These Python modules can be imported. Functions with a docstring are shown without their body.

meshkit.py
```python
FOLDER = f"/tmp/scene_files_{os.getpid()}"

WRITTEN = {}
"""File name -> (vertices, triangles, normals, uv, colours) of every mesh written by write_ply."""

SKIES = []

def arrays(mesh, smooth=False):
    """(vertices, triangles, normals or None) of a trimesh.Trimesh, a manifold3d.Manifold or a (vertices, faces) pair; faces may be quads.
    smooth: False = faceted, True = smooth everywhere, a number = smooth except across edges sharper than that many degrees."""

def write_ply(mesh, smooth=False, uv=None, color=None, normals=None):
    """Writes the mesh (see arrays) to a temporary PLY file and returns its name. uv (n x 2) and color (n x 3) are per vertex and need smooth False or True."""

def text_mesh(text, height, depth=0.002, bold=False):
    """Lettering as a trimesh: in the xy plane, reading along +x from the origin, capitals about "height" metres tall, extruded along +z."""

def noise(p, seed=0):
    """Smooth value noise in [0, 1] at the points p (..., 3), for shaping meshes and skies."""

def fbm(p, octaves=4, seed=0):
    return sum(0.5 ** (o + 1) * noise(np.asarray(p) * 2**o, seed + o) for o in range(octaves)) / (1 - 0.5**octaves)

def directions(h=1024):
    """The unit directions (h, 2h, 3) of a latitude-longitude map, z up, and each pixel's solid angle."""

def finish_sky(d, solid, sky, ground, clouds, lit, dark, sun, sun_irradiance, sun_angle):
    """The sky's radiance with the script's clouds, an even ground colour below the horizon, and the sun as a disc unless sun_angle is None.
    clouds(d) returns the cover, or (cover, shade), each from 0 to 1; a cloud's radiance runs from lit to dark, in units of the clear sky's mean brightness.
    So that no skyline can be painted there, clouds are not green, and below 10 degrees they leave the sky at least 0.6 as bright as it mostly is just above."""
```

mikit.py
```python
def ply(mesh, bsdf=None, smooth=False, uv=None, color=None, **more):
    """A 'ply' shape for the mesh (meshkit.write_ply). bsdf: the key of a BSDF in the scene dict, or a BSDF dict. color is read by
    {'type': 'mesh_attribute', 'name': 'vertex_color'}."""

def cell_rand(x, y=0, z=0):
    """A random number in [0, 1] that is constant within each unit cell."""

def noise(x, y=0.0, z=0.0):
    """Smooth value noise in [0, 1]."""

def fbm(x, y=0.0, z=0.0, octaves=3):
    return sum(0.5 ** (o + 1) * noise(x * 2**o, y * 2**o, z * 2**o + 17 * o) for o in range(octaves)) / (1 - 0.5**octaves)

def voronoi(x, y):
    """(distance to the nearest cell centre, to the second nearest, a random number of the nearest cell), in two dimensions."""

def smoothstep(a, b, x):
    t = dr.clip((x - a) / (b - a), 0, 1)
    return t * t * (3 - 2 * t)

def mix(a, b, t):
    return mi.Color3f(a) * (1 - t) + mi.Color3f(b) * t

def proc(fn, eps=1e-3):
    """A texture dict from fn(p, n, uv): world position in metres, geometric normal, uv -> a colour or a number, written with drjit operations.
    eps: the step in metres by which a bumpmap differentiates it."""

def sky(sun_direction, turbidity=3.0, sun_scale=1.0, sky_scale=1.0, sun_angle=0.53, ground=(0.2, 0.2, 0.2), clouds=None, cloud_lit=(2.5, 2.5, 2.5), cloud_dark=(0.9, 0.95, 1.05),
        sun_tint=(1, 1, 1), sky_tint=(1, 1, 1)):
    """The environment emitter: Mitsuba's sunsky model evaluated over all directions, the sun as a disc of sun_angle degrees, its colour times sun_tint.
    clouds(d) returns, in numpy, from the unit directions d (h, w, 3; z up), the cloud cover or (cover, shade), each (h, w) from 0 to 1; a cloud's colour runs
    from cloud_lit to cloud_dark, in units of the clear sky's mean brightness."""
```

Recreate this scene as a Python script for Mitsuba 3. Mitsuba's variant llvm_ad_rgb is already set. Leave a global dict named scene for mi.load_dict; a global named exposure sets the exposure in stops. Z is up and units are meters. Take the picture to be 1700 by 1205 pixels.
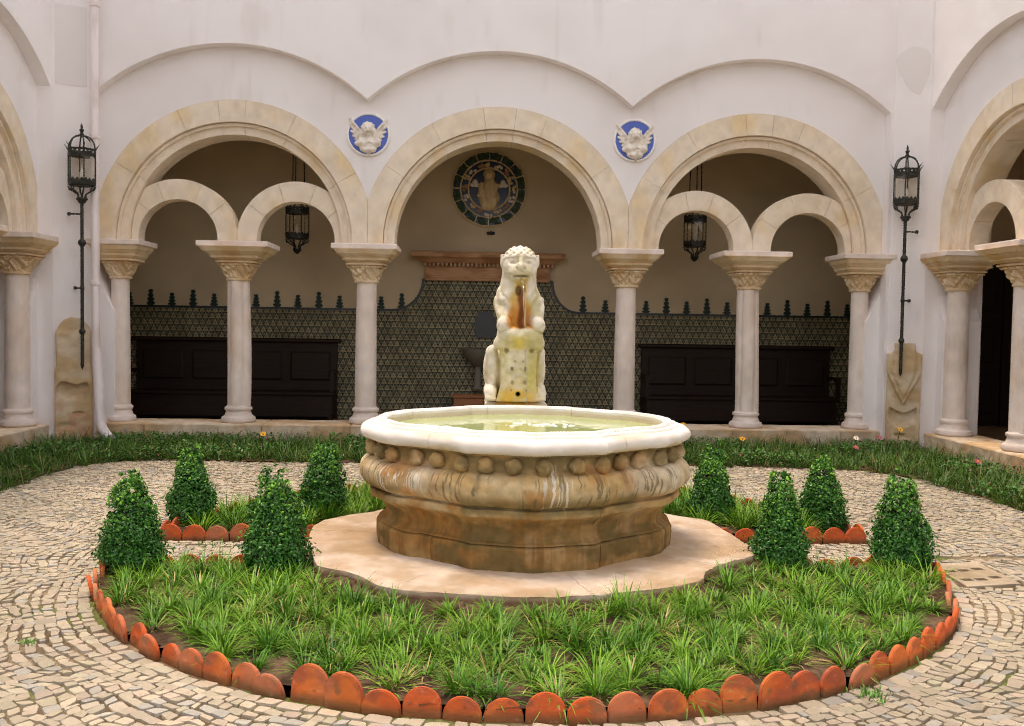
import math, random
import numpy as np
import trimesh
import shapely
from shapely.geometry import Polygon, Point, box as sbox
import shapely.affinity as saff
import drjit as dr
import mitsuba as mi
import mikit, meshkit

# ------------------------------------------------------------------ camera, sky, exposure
FW, FH, FPX = 1700.0, 1205.0, 1563.34
CAM = np.array([-0.4146, -6.4255, 1.6])
YAW, PITCH, ROLL = 0.04924, 0.04046, 0.01574
fw = np.array([math.sin(YAW) * math.cos(PITCH), math.cos(YAW) * math.cos(PITCH), -math.sin(PITCH)])
rt = np.cross(fw, [0, 0, 1]); rt /= np.linalg.norm(rt)
up = np.cross(rt, fw)
rt, up = rt * math.cos(ROLL) + up * math.sin(ROLL), -rt * math.sin(ROLL) + up * math.cos(ROLL)
M = np.eye(4); M[:3, 0] = -rt; M[:3, 1] = up; M[:3, 2] = fw; M[:3, 3] = CAM
scene, labels = {}, {}
scene['camera'] = {'type': 'perspective', 'fov': 2 * math.degrees(math.atan(FW / 2 / FPX)), 'fov_axis': 'x',
                   'near_clip': 0.05, 'far_clip': 200.0, 'to_world': mi.ScalarTransform4f(M.tolist())}
scene['sky'] = mikit.sky((-0.18, 0.10, 0.97), turbidity=4, sun_scale=0.48, sun_angle=16, clouds=lambda d: 1.0,
                         cloud_lit=(2.42, 2.38, 2.48), sun_tint=(1.0, 0.965, 0.94), ground=(0.3, 0.26, 0.2))
exposure = 2.08

# ------------------------------------------------------------------ helpers
T4 = mi.ScalarTransform4f
SEQ = {}
def newkey(name, parent=None):
    k = f'{parent}__{name}' if parent else name
    n = SEQ.get(k, 0); SEQ[k] = n + 1
    return k if n == 0 else f'{k}_{n:03d}'
def tag(k, label=None, cat=None, group=None, kind=None):
    d = labels.setdefault(k, {})
    for a, b in (('label', label), ('category', cat), ('group', group), ('kind', kind)):
        if b: d[a] = b
    return k
def thing(name, label, cat, group=None):
    return tag(newkey(name), label, cat, group)
def add(name, mesh, mat, parent=None, smooth=30, to_world=None, color=None, **lab):
    k = newkey(name, parent)
    d = mesh if isinstance(mesh, dict) else mikit.ply(mesh, mat, smooth=smooth, color=color)
    if to_world is not None: d = {**d, 'to_world': T4(np.asarray(to_world).tolist())}
    scene[k] = d
    if lab: tag(k, **lab)
    return k
def cat(*ms):
    ms = [m for m in (ms[0] if len(ms) == 1 and isinstance(ms[0], (list, tuple)) else ms)]
    return trimesh.util.concatenate(ms)
def bx(x0, x1, y0, y1, z0, z1):
    m = trimesh.creation.box((x1 - x0, y1 - y0, z1 - z0)); m.apply_translation(((x0 + x1) / 2, (y0 + y1) / 2, (z0 + z1) / 2)); return m
def cbx(x0, x1, y0, y1, z0, z1, b=0.01):
    """box with chamfered edges (hull of three boxes)"""
    import manifold3d as m3
    pts = []
    for ex in ((b, b, 0), (b, 0, b), (0, b, b)):
        for x in (x0 + ex[0], x1 - ex[0]):
            for y in (y0 + ex[1], y1 - ex[1]):
                for z in (z0 + ex[2], z1 - ex[2]): pts.append((x, y, z))
    return trimesh.PointCloud(np.array(pts)).convex_hull
def grid_faces(n, m, wrap=True):
    i, j = np.meshgrid(np.arange(n - 1), np.arange(m if wrap else m - 1), indexing='ij')
    a = i * m + j; b = i * m + (j + 1) % m; c = (i + 1) * m + (j + 1) % m; d = (i + 1) * m + j
    return np.concatenate([np.stack([a, b, c], -1).reshape(-1, 3), np.stack([a, c, d], -1).reshape(-1, 3)])
def loft(rings, caps=True):
    """rings: (n, m, 3) closed rings, counter-clockwise seen from the end they go to"""
    R = np.asarray(rings, float); n, m, _ = R.shape
    v = R.reshape(-1, 3); f = grid_faces(n, m)
    if caps:
        v = np.vstack([v, R[0].mean(0), R[-1].mean(0)])
        j = np.arange(m); k = (j + 1) % m
        f = np.vstack([f, np.stack([k, j, j * 0 + n * m], 1), np.stack([(n - 1) * m + j, (n - 1) * m + k, j * 0 + n * m + 1], 1)])
    return trimesh.Trimesh(v, f, process=False)
def sections(secs, m=48, fn=None):
    """secs: (z, half width, exponent): stacked super-ellipses around z"""
    th = np.arange(m) * 2 * np.pi / m
    c, s = np.cos(th), np.sin(th)
    rings = []
    for z, hw, e in secs:
        r = hw / (np.abs(c) ** e + np.abs(s) ** e) ** (1 / e)
        if fn is not None: r = fn(r, th, z)
        rings.append(np.stack([r * c, r * s, 0 * c + z], 1))
    return loft(rings)
def lathe(prof, m=32, c=(0, 0, 0)):
    msh = sections([(z, r, 2.0) for r, z in prof], m); msh.apply_translation(c); return msh
def tube(pts, rad, sides=8):
    p = np.asarray(pts, float); n = len(p)
    t = np.gradient(p, axis=0); t /= np.linalg.norm(t, axis=1, keepdims=True) + 1e-12
    rr = np.broadcast_to(rad, (n,)); ref = np.array([0.31, 0.2, 0.93]) if abs(t[0] @ [0.31, 0.2, 0.93]) < 0.9 else np.array([1.0, 0, 0])
    rings = []; a = np.cross(t[0], ref)
    ang = np.arange(sides) * 2 * np.pi / sides
    for i in range(n):
        a = a - (a @ t[i]) * t[i]; a /= np.linalg.norm(a); b = np.cross(t[i], a)
        rings.append(p[i] + rr[i] * (np.cos(ang)[:, None] * a + np.sin(ang)[:, None] * b))
    return loft(rings)
def ext(poly, w0, w1):
    gs = getattr(poly, 'geoms', [poly])
    ms = []
    for g in gs:
        if g.geom_type != 'Polygon' or g.area < 1e-6: continue
        m = trimesh.creation.extrude_polygon(g, w1 - w0, engine='earcut'); m.apply_translation((0, 0, w0)); ms.append(m)
    return cat(ms)
def fit(n_, h=0.02, seed=1, s=8.0, mesh=None):
    """weather a mesh: displace vertices by noise"""
    v = np.array(mesh.vertices)
    d = np.stack([meshkit.fbm(v * s, 3, seed + k) - 0.5 for k in range(3)], 1)
    return trimesh.Trimesh(v + d * h * 2, mesh.faces, process=False)
def lerp(a, b, t): return a + (b - a) * t
RNG = np.random.default_rng(7)

def nets(f, lo, hi, h):
    """surface nets of the implicit f(points) < 0"""
    lo, hi = np.array(lo, float), np.array(hi, float)
    n = np.ceil((hi - lo) / h).astype(int) + 1
    ax = [lo[k] + h * np.arange(n[k]) for k in range(3)]
    P = np.stack(np.meshgrid(*ax, indexing='ij'), -1)
    V = f(P.reshape(-1, 3)).reshape(n)
    s = V < 0
    acc = np.zeros((*(n - 1), 3)); cnt = np.zeros(n - 1)
    for a in range(3):
        b, c = [k for k in range(3) if k != a]
        sl0 = [slice(None)] * 3; sl1 = [slice(None)] * 3; sl0[a] = slice(0, -1); sl1[a] = slice(1, None)
        v0, v1 = V[tuple(sl0)], V[tuple(sl1)]
        cr = (v0 < 0) != (v1 < 0)
        t = np.where(cr, v0 / np.where(cr, v0 - v1, 1), 0)
        pt = P[tuple(sl0)].copy(); pt[..., a] += t * h
        pt[~cr] = 0
        for db in (0, 1):
            for dc in (0, 1):
                q = [slice(None)] * 3
                q[b] = slice(db, n[b] - 1 + db); q[c] = slice(dc, n[c] - 1 + dc)
                acc += pt[tuple(q)]; cnt += cr[tuple(q)]
    on = cnt > 0
    idx = -np.ones(on.shape, int); idx[on] = np.arange(on.sum())
    verts = acc[on] / cnt[on][:, None]
    quads = []
    for a in range(3):
        b, c = (a + 1) % 3, (a + 2) % 3
        sl0 = [slice(1, -1)] * 3; sl1 = [slice(1, -1)] * 3
        sl0[a] = slice(0, -1); sl1[a] = slice(1, None)
        s0, s1 = s[tuple(sl0)], s[tuple(sl1)]
        w = np.argwhere(s0 != s1); flip = s0[tuple(w.T)]
        w = w + np.array([0 if k == a else 1 for k in range(3)])
        eb = np.eye(3, dtype=int)[b]; ec = np.eye(3, dtype=int)[c]
        q = np.stack([idx[tuple((w - eb - ec).T)], idx[tuple((w - ec).T)], idx[tuple(w.T)], idx[tuple((w - eb).T)]], 1)
        q[~flip] = q[~flip][:, ::-1]
        quads.append(q)
    q = np.vstack(quads); q = q[(q >= 0).all(1)]
    return trimesh.Trimesh(verts, np.vstack([q[:, [0, 1, 2]], q[:, [0, 2, 3]]]), process=False)
def s_cap(p, a, b, ra, rb=None):
    a, b = np.array(a, float), np.array(b, float); rb = ra if rb is None else rb
    d = b - a; t = np.clip(((p - a) @ d) / (d @ d + 1e-12), 0, 1)
    return np.linalg.norm(p - a - t[:, None] * d, axis=1) - (ra + (rb - ra) * t)
def s_ell(p, c, r):
    q = (p - np.array(c)) / np.array(r); k0 = np.linalg.norm(q, axis=1); k1 = np.linalg.norm(q / np.array(r), axis=1) + 1e-9
    return k0 * (k0 - 1) / k1
def s_box(p, c, h, r=0.01):
    q = np.abs(p - np.array(c)) - (np.array(h) - r)
    return np.linalg.norm(np.maximum(q, 0), axis=1) + np.minimum(q.max(1), 0) - r
def smin(a, b, k):
    h = np.clip(0.5 + 0.5 * (b - a) / k, 0, 1); return b * (1 - h) + a * h - k * h * (1 - h)
def smax(a, b, k): return -smin(-a, -b, k)

# ------------------------------------------------------------------ materials
N, FB, SS, MX = mikit.noise, mikit.fbm, mikit.smoothstep, mikit.mix
def bsdf(key, col, rough=0.85, spec=0.3, bump=None, bscale=1.0, eps=2e-3, **more):
    c = mikit.proc(col) if callable(col) else ({'type': 'rgb', 'value': list(col)} if not isinstance(col, dict) else col)
    d = {'type': 'principled', 'base_color': c, 'roughness': rough, 'specular': spec, **more}
    if bump is not None: d = {'type': 'bumpmap', 'arbitrary': mikit.proc(bump, eps), 'scale': bscale, 'bsdf': d}
    scene[key] = {'type': 'twosided', 'bsdf': d}
VC = {'type': 'mesh_attribute', 'name': 'vertex_color'}

def c_plaster(p, n, uv):
    a = FB(p.x * 1.3, p.y * 1.3, p.z * 0.9, 4); b = FB(p.x * 5, p.y * 5, p.z * 4, 3)
    low = SS(0.9, 0.1, p.z + 0.5 * (a - 0.5))
    c = MX((0.80, 0.765, 0.76), (0.745, 0.705, 0.695), SS(0.42, 0.72, a) * 0.8)
    c = MX(c, (0.66, 0.61, 0.57), SS(0.66, 0.9, FB(p.x * 5 + 3, p.y * 5, p.z * 1.1, 3)) * 0.5)
    c = MX(c, (0.60, 0.56, 0.52), SS(0.62, 0.80, FB(p.x * 7 + 1, p.y * 7, p.z * 0.45, 3)) * SS(0.45, 0.6, FB(p.x * 0.9, p.y * 0.9, p.z * 0.9 + 3, 2)) * 0.35)
    return MX(c, (0.60, 0.54, 0.46), low * 0.5 * b)
bsdf('m_plaster', c_plaster, 0.92, 0.2, lambda p, n, uv: 0.006 * FB(p.x * 6, p.y * 6, p.z * 6, 4), eps=4e-3)
def c_cream(p, n, uv):
    a = FB(p.x * 1.1, p.y * 1.1, p.z * 1.1, 4)
    return MX((0.62, 0.51, 0.345), (0.52, 0.42, 0.28), SS(0.3, 0.75, a))
bsdf('m_cream', c_cream, 0.92, 0.2, lambda p, n, uv: 0.005 * FB(p.x * 7, p.y * 7, p.z * 7, 3), eps=4e-3)
def stone(base, dark, stain, k=1.0):
    def f(p, n, uv):
        a = FB(p.x * 2.3, p.y * 2.3, p.z * 2.3, 4); b = FB(p.x * 11 + 5, p.y * 11, p.z * 7, 3)
        c = MX(base, dark, SS(0.35, 0.7, a) * 0.8)
        c = MX(c, stain, SS(0.5, 0.78, FB(p.x * 3.1 + 9, p.y * 3.1, p.z * 1.6 + 4, 3)) * 0.75 * k)
        return c * (0.86 + 0.28 * b)
    return f
sb = lambda p, n, uv: 0.010 * FB(p.x * 14, p.y * 14, p.z * 14, 4)
bsdf('m_arch', stone((0.74, 0.645, 0.52), (0.69, 0.58, 0.44), (0.67, 0.51, 0.28)), 0.88, 0.25, sb, 0.6, 3e-3)
bsdf('m_mortar', (0.42, 0.34, 0.25), 0.95, 0.1)
bsdf('m_capital', stone((0.71, 0.58, 0.41), (0.60, 0.44, 0.26), (0.56, 0.37, 0.16)), 0.88, 0.25, sb, 0.8, 3e-3)
bsdf('m_drain', stone((0.40, 0.33, 0.24), (0.33, 0.26, 0.18), (0.26, 0.19, 0.11)), 0.85, 0.25, sb, 0.8, 3e-3)
bsdf('m_shaft', stone((0.76, 0.665, 0.60), (0.67, 0.57, 0.50), (0.62, 0.46, 0.33), 0.7), 0.7, 0.35, sb, 0.4, 3e-3)
def c_ledge(p, n, uv):
    a = FB(p.x * 3, p.y * 3, p.z * 3, 4); b = N(p.x * 16, p.y * 16, p.z * 10)
    c = MX((0.60, 0.49, 0.36), (0.50, 0.34, 0.19), SS(0.4, 0.62, a))
    c = MX(c, (0.24, 0.19, 0.13), SS(0.56, 0.8, FB(p.x * 6 + 2, p.y * 6, p.z * 9, 3)) * 0.8 * SS(0.26, 0.12, p.z))
    return c * (0.8 + 0.35 * b)
bsdf('m_ledge', c_ledge, 0.9, 0.25, sb, 1.2, 3e-3)

def c_basin(p, n, uv):
    th = dr.atan2(p.x, -p.y); z = p.z
    a = FB(p.x * 5, p.y * 5, z * 7, 4); b = FB(p.x * 23, p.y * 23, z * 19, 4); w = FB(th * 2.0 + 7, z * 1.5, 0.0, 3)
    v = FB(th * 26 + 3, z * 2.0, 0.0, 3)
    c = MX((0.50, 0.33, 0.135), (0.58, 0.44, 0.245), SS(0.38, 0.66, a))
    c = MX(c, (0.44, 0.19, 0.04), SS(0.48, 0.68, FB(th * 4 + 2, z * 4 + 1, 0.0, 4)) * 0.75)
    bel = SS(0.53, 0.60, z) * SS(0.86, 0.70, z)
    c = MX(c, (0.64, 0.54, 0.38), bel * SS(0.34, 0.60, w) * 0.8)
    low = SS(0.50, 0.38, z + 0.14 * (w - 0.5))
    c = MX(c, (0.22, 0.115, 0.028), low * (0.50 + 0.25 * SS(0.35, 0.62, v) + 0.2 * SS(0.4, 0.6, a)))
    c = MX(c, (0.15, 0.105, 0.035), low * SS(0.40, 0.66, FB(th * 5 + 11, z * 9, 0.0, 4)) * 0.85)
    c = MX(c, (0.16, 0.12, 0.04), SS(0.50, 0.66, FB(th * 3 + 4, z * 3, 2.0, 3)) * SS(0.46, 0.50, z) * SS(0.62, 0.55, z) * 0.7)
    fr = SS(0.705, 0.74, z) * SS(0.86, 0.83, z)
    c = MX(c, (0.22, 0.15, 0.055), fr * SS(0.36, 0.58, a) * 0.85)
    clus = SS(0.47, 0.60, FB(th * 4.2 + 1.5, z * 1.2, 1.0, 3))
    drip = SS(0.58, 0.70, N(th * 118 + 1.5 * N(th * 30, z * 40), z * 9.0 + 4.0 * N(th * 20, z), 3.0)) * clus * SS(0.25, 0.55, N(th * 40, z * 14, 5.0))
    c = MX(c, (0.78, 0.72, 0.60), drip * SS(0.47, 0.60, z) * SS(0.80, 0.71, z) * 0.9)
    dk = SS(0.60, 0.74, N(th * 96 + 9 + 1.5 * N(th * 30, z * 40), z * 8.0 + 2.0 * N(th * 17, z), 8.0)) * SS(0.3, 0.55, N(th * 33, z * 16, 2.0)) * SS(0.45, 0.6, FB(th * 5 + 21, z, 1.0, 2))
    c = MX(c, (0.15, 0.11, 0.05), dk * SS(0.49, 0.56, z) * SS(0.76, 0.70, z) * 0.7)
    return c * (0.58 + 0.62 * b)
bsdf('m_basin', c_basin, 0.8, 0.3, lambda p, n, uv: 0.014 * FB(p.x * 18, p.y * 18, p.z * 18, 4), 1.0, 3e-3)
def c_rim(p, n, uv):
    a = FB(p.x * 6, p.y * 6, p.z * 6, 4); th = dr.atan2(p.x, -p.y)
    c = MX((0.84, 0.79, 0.74), (0.74, 0.67, 0.60), SS(0.42, 0.7, a))
    c = MX(c, (0.52, 0.40, 0.22), SS(0.60, 0.74, FB(th * 5 + 3, p.z * 9, 0.0, 3)) * SS(0.90, 0.85, p.z) * 0.9)
    ins = SS(0.945, 0.93, p.z) * SS(1.0, 0.96, dr.sqrt(p.x * p.x + p.y * p.y))
    return MX(c, (0.60, 0.46, 0.24), ins * 0.7)
bsdf('m_rim', c_rim, 0.5, 0.4, sb, 0.5, 3e-3)
def c_slab(p, n, uv):
    a = FB(p.x * 3, p.y * 3, p.z * 3, 4); b = FB(p.x * 17, p.y * 17, p.z * 17, 3)
    c = MX((0.56, 0.455, 0.36), (0.44, 0.315, 0.21), SS(0.36, 0.62, a))
    c = MX(c, (0.33, 0.22, 0.115), SS(0.48, 0.68, FB(p.x * 2.6 + 4, p.y * 2.6, 0.0, 4)) * 0.6)
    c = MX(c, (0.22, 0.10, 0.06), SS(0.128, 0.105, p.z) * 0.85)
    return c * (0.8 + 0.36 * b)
bsdf('m_slab', c_slab, 0.8, 0.3, sb, 1.0, 3e-3)
LX, LY, LZ = 0.0, 1.28, 0.975          # the lion's own place: its stains and the shade painted in its hollows move with it
def c_lion(p, n, uv):
    x = p.x - LX; z = p.z - LZ; y = p.y - LY
    a = FB(p.x * 9, p.y * 9, p.z * 9, 4); b = FB(p.x * 34, p.y * 34, p.z * 26, 3)
    c = MX((0.76, 0.70, 0.60), (0.62, 0.56, 0.42), SS(0.36, 0.66, a))
    c = MX(c, (0.46, 0.40, 0.16), SS(0.48, 0.70, FB(p.x * 7 + 3, p.y * 7, p.z * 4, 3)) * 0.65)
    fr = SS(-0.02, -0.09, y)
    wob = 0.05 * (FB(z * 12, 2.0, 0.0, 3) - 0.5)
    wid = 0.055 + 0.05 * SS(0.98, 0.65, z)
    chest = SS(wid + 0.02, wid - 0.03, dr.abs(x - 0.015 + wob)) * SS(1.03, 0.96, z) * SS(0.585, 0.61, z) * fr
    c = MX(c, MX((0.56, 0.40, 0.07), (0.52, 0.21, 0.012), SS(0.93, 0.70, z + 0.2 * (a - 0.5))), chest * (0.75 + 0.25 * a))
    core = SS(0.040, 0.010, dr.abs(x - 0.028 + 0.7 * wob)) * SS(1.0, 0.88, z) * SS(0.585, 0.61, z) * fr
    c = MX(c, (0.17, 0.045, 0.010), core * 0.95)
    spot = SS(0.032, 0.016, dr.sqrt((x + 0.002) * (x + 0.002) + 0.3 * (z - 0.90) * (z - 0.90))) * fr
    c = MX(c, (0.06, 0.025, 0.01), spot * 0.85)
    shl = SS(0.60, 0.50, z) * SS(0.21, 0.15, dr.abs(x - 0.01)) * SS(-0.05, -0.13, y)
    c = MX(c, (0.50, 0.43, 0.13), shl * (0.35 + 0.55 * SS(0.35, 0.6, FB(x * 8, z * 5, 4.0, 3))))
    lowy = SS(0.24, 0.02, z) * SS(0.22, 0.06, dr.abs(x)) * fr
    c = MX(c, (0.60, 0.37, 0.03), lowy * SS(0.32, 0.55, a) * 0.9)
    mid = SS(0.10, 0.02, dr.abs(x - 0.01)) * SS(0.57, 0.5, z) * SS(0.40, 0.46, z) * fr
    c = MX(c, (0.60, 0.47, 0.05), mid * 0.8)
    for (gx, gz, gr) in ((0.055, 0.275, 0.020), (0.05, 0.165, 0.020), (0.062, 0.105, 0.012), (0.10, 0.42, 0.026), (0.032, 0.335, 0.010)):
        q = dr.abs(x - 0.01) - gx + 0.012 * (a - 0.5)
        c = MX(c, (0.16, 0.12, 0.035), SS(gr, 0.4 * gr, dr.sqrt(q * q + (z - gz) * (z - gz) * 0.7)) * fr * 0.6)  # shade of the shield pits painted in as dark dots
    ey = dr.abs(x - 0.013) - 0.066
    c = MX(c, (0.42, 0.37, 0.20), SS(0.034, 0.012, dr.sqrt(ey * ey + 2.5 * (z - 1.125) * (z - 1.125))) * SS(-0.08, -0.12, y) * 0.8)  # eye sockets darkened in the colour, standing in for shade
    hole = SS(0.026, 0.014, dr.sqrt((x - 0.005) * (x - 0.005) + (z - 0.075) * (z - 0.075))) * fr
    c = MX(c, (0.04, 0.02, 0.01), hole)
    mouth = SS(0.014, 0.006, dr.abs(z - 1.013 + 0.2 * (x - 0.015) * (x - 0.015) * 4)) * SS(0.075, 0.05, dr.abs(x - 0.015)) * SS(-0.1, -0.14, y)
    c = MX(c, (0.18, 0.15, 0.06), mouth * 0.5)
    return c * (0.80 + 0.36 * b)
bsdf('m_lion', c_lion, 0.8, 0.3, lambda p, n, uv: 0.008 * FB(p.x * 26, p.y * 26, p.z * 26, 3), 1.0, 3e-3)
def c_terra(p, n, uv):
    a = FB(p.x * 9, p.y * 9, p.z * 9, 4); b = FB(p.x * 40, p.y * 40, p.z * 40, 3)
    cell = N(p.x * 6.3 + 7, p.y * 6.3)
    c = MX((0.54, 0.105, 0.025), (0.60, 0.155, 0.035), SS(0.35, 0.65, cell))
    c = MX(c, (0.33, 0.085, 0.04), SS(0.46, 0.7, a) * 0.8); c = MX(c, (0.16, 0.10, 0.05), SS(0.60, 0.74, FB(p.x * 14 + 3, p.y * 14, p.z * 14, 4)) * 0.6)
    c = MX(c, (0.50, 0.24, 0.13), SS(0.55, 0.8, N(p.x * 5.1 + 2, p.y * 5.1 + 9)) * 0.5)
    c = MX(c, (0.10, 0.075, 0.03), SS(0.05, 0.0, p.z + 0.03 * (a - 0.5)) * 0.7)
    return MX(c * (0.82 + 0.32 * b), (0.55, 0.42, 0.30), SS(0.72, 0.80, b) * 0.2)
bsdf('m_terra', c_terra, 0.75, 0.3, lambda p, n, uv: 0.004 * FB(p.x * 50, p.y * 50, p.z * 50, 3), 1.0, 2e-3)
def c_soil(p, n, uv):
    a = FB(p.x * 8, p.y * 8, 0.0, 4); b = FB(p.x * 60, p.y * 60, 0.0, 3)
    return MX((0.055, 0.034, 0.020), (0.12, 0.078, 0.046), SS(0.35, 0.7, a)) * (0.5 + 1.0 * b)
bsdf('m_soil', c_soil, 0.95, 0.1)
def c_bedding(p, n, uv):
    a = FB(p.x * 2.5, p.y * 2.5, 0.0, 4); b = FB(p.x * 40, p.y * 40, 0.0, 3)
    c = MX((0.11, 0.078, 0.045), (0.22, 0.165, 0.105), SS(0.35, 0.65, a))
    return MX(c, (0.11, 0.14, 0.035), SS(0.54, 0.68, FB(p.x * 1.7 + 4, p.y * 1.7, 0.0, 3)) * 0.8) * (0.6 + 0.8 * b)
bsdf('m_bedding', c_bedding, 0.95, 0.1)
bsdf('m_cobble', VC, 0.78, 0.3, lambda p, n, uv: 0.006 * FB(p.x * 45, p.y * 45, p.z * 45, 3), 1.0, 2e-3)
def c_gfloor(p, n, uv):
    a = FB(p.x * 3, p.y * 3, 0.0, 3); return MX((0.20, 0.13, 0.08), (0.28, 0.19, 0.12), a)
bsdf('m_gfloor', c_gfloor, 0.6, 0.4)
def c_dado(p, n, uv):
    s = 0.102
    u = dr.select(dr.abs(n.y) > 0.5, p.x, p.y) / s; v = p.z / s
    row = dr.floor(v); fv = v - row
    fu = u + 0.5 * (row - 2 * dr.floor(row / 2)); fu = fu - dr.floor(fu) - 0.5
    tri = SS(0.03, -0.03, dr.abs(fu) - 0.50 * (fv + 0.04))
    r = dr.sqrt(fu * fu + (fv - 0.68) * (fv - 0.68))
    ring = SS(0.05, 0.02, dr.abs(r - 0.2)); dot = SS(0.12, 0.08, r)
    bgv = FB(p.x * 4, p.y * 4, p.z * 4, 3)
    c = MX((0.26, 0.215, 0.115), (0.34, 0.29, 0.165), bgv)
    c = MX(c, (0.007, 0.011, 0.007), tri)
    c = MX(c, (0.24, 0.22, 0.15), ring * tri); c = MX(c, (0.05, 0.11, 0.06), dot)
    gu = dr.abs(fu) - 0.5; up_ = dr.sqrt(gu * gu + (fv - 0.34) * (fv - 0.34))
    c = MX(c, (0.012, 0.018, 0.014), SS(0.15, 0.11, up_)); c = MX(c, (0.20, 0.19, 0.13), SS(0.07, 0.045, up_))
    c = c * (0.75 + 0.5 * mikit.cell_rand(u * 0.75, v * 0.75))
    return c
bsdf('m_dado', c_dado, 0.5, 0.22)
bsdf('m_crest', (0.010, 0.026, 0.020), 0.45, 0.25)
bsdf('m_crest_edge', (0.012, 0.016, 0.018), 0.35, 0.5)
def c_wood(p, n, uv):
    g = FB(p.x * 3 + 0.0, p.y * 30, p.z * 34, 3)
    return MX((0.009, 0.004, 0.0025), (0.026, 0.012, 0.006), g)
bsdf('m_wood', c_wood, 0.55, 0.25)
def c_mantel(p, n, uv):
    a = FB(p.x * 3.5, p.y * 4, p.z * 8, 4)
    return MX((0.52, 0.30, 0.16), (0.36, 0.18, 0.085), SS(0.35, 0.65, a))
bsdf('m_mantel', c_mantel, 0.8, 0.3, sb, 0.8, 3e-3)
def c_iron(p, n, uv):
    a = FB(p.x * 25, p.y * 25, p.z * 25, 3)
    return MX((0.016, 0.018, 0.016), (0.055, 0.050, 0.036), SS(0.4, 0.75, a))
bsdf('m_iron', c_iron, 0.55, 0.5, metallic=0.3)
scene['m_pane'] = {'type': 'thindielectric', 'int_ior': 1.5, 'specular_transmittance': {'type': 'rgb', 'value': [0.93, 0.92, 0.88]}}
bsdf('m_candle', (0.72, 0.70, 0.64), 0.6, 0.3)
def c_pipe(p, n, uv):
    a = FB(p.x * 8, p.y * 8, p.z * 2.2, 4)
    return MX((0.78, 0.71, 0.71), (0.66, 0.58, 0.55), SS(0.45, 0.75, a))
bsdf('m_pipe', c_pipe, 0.5, 0.4)
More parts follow.
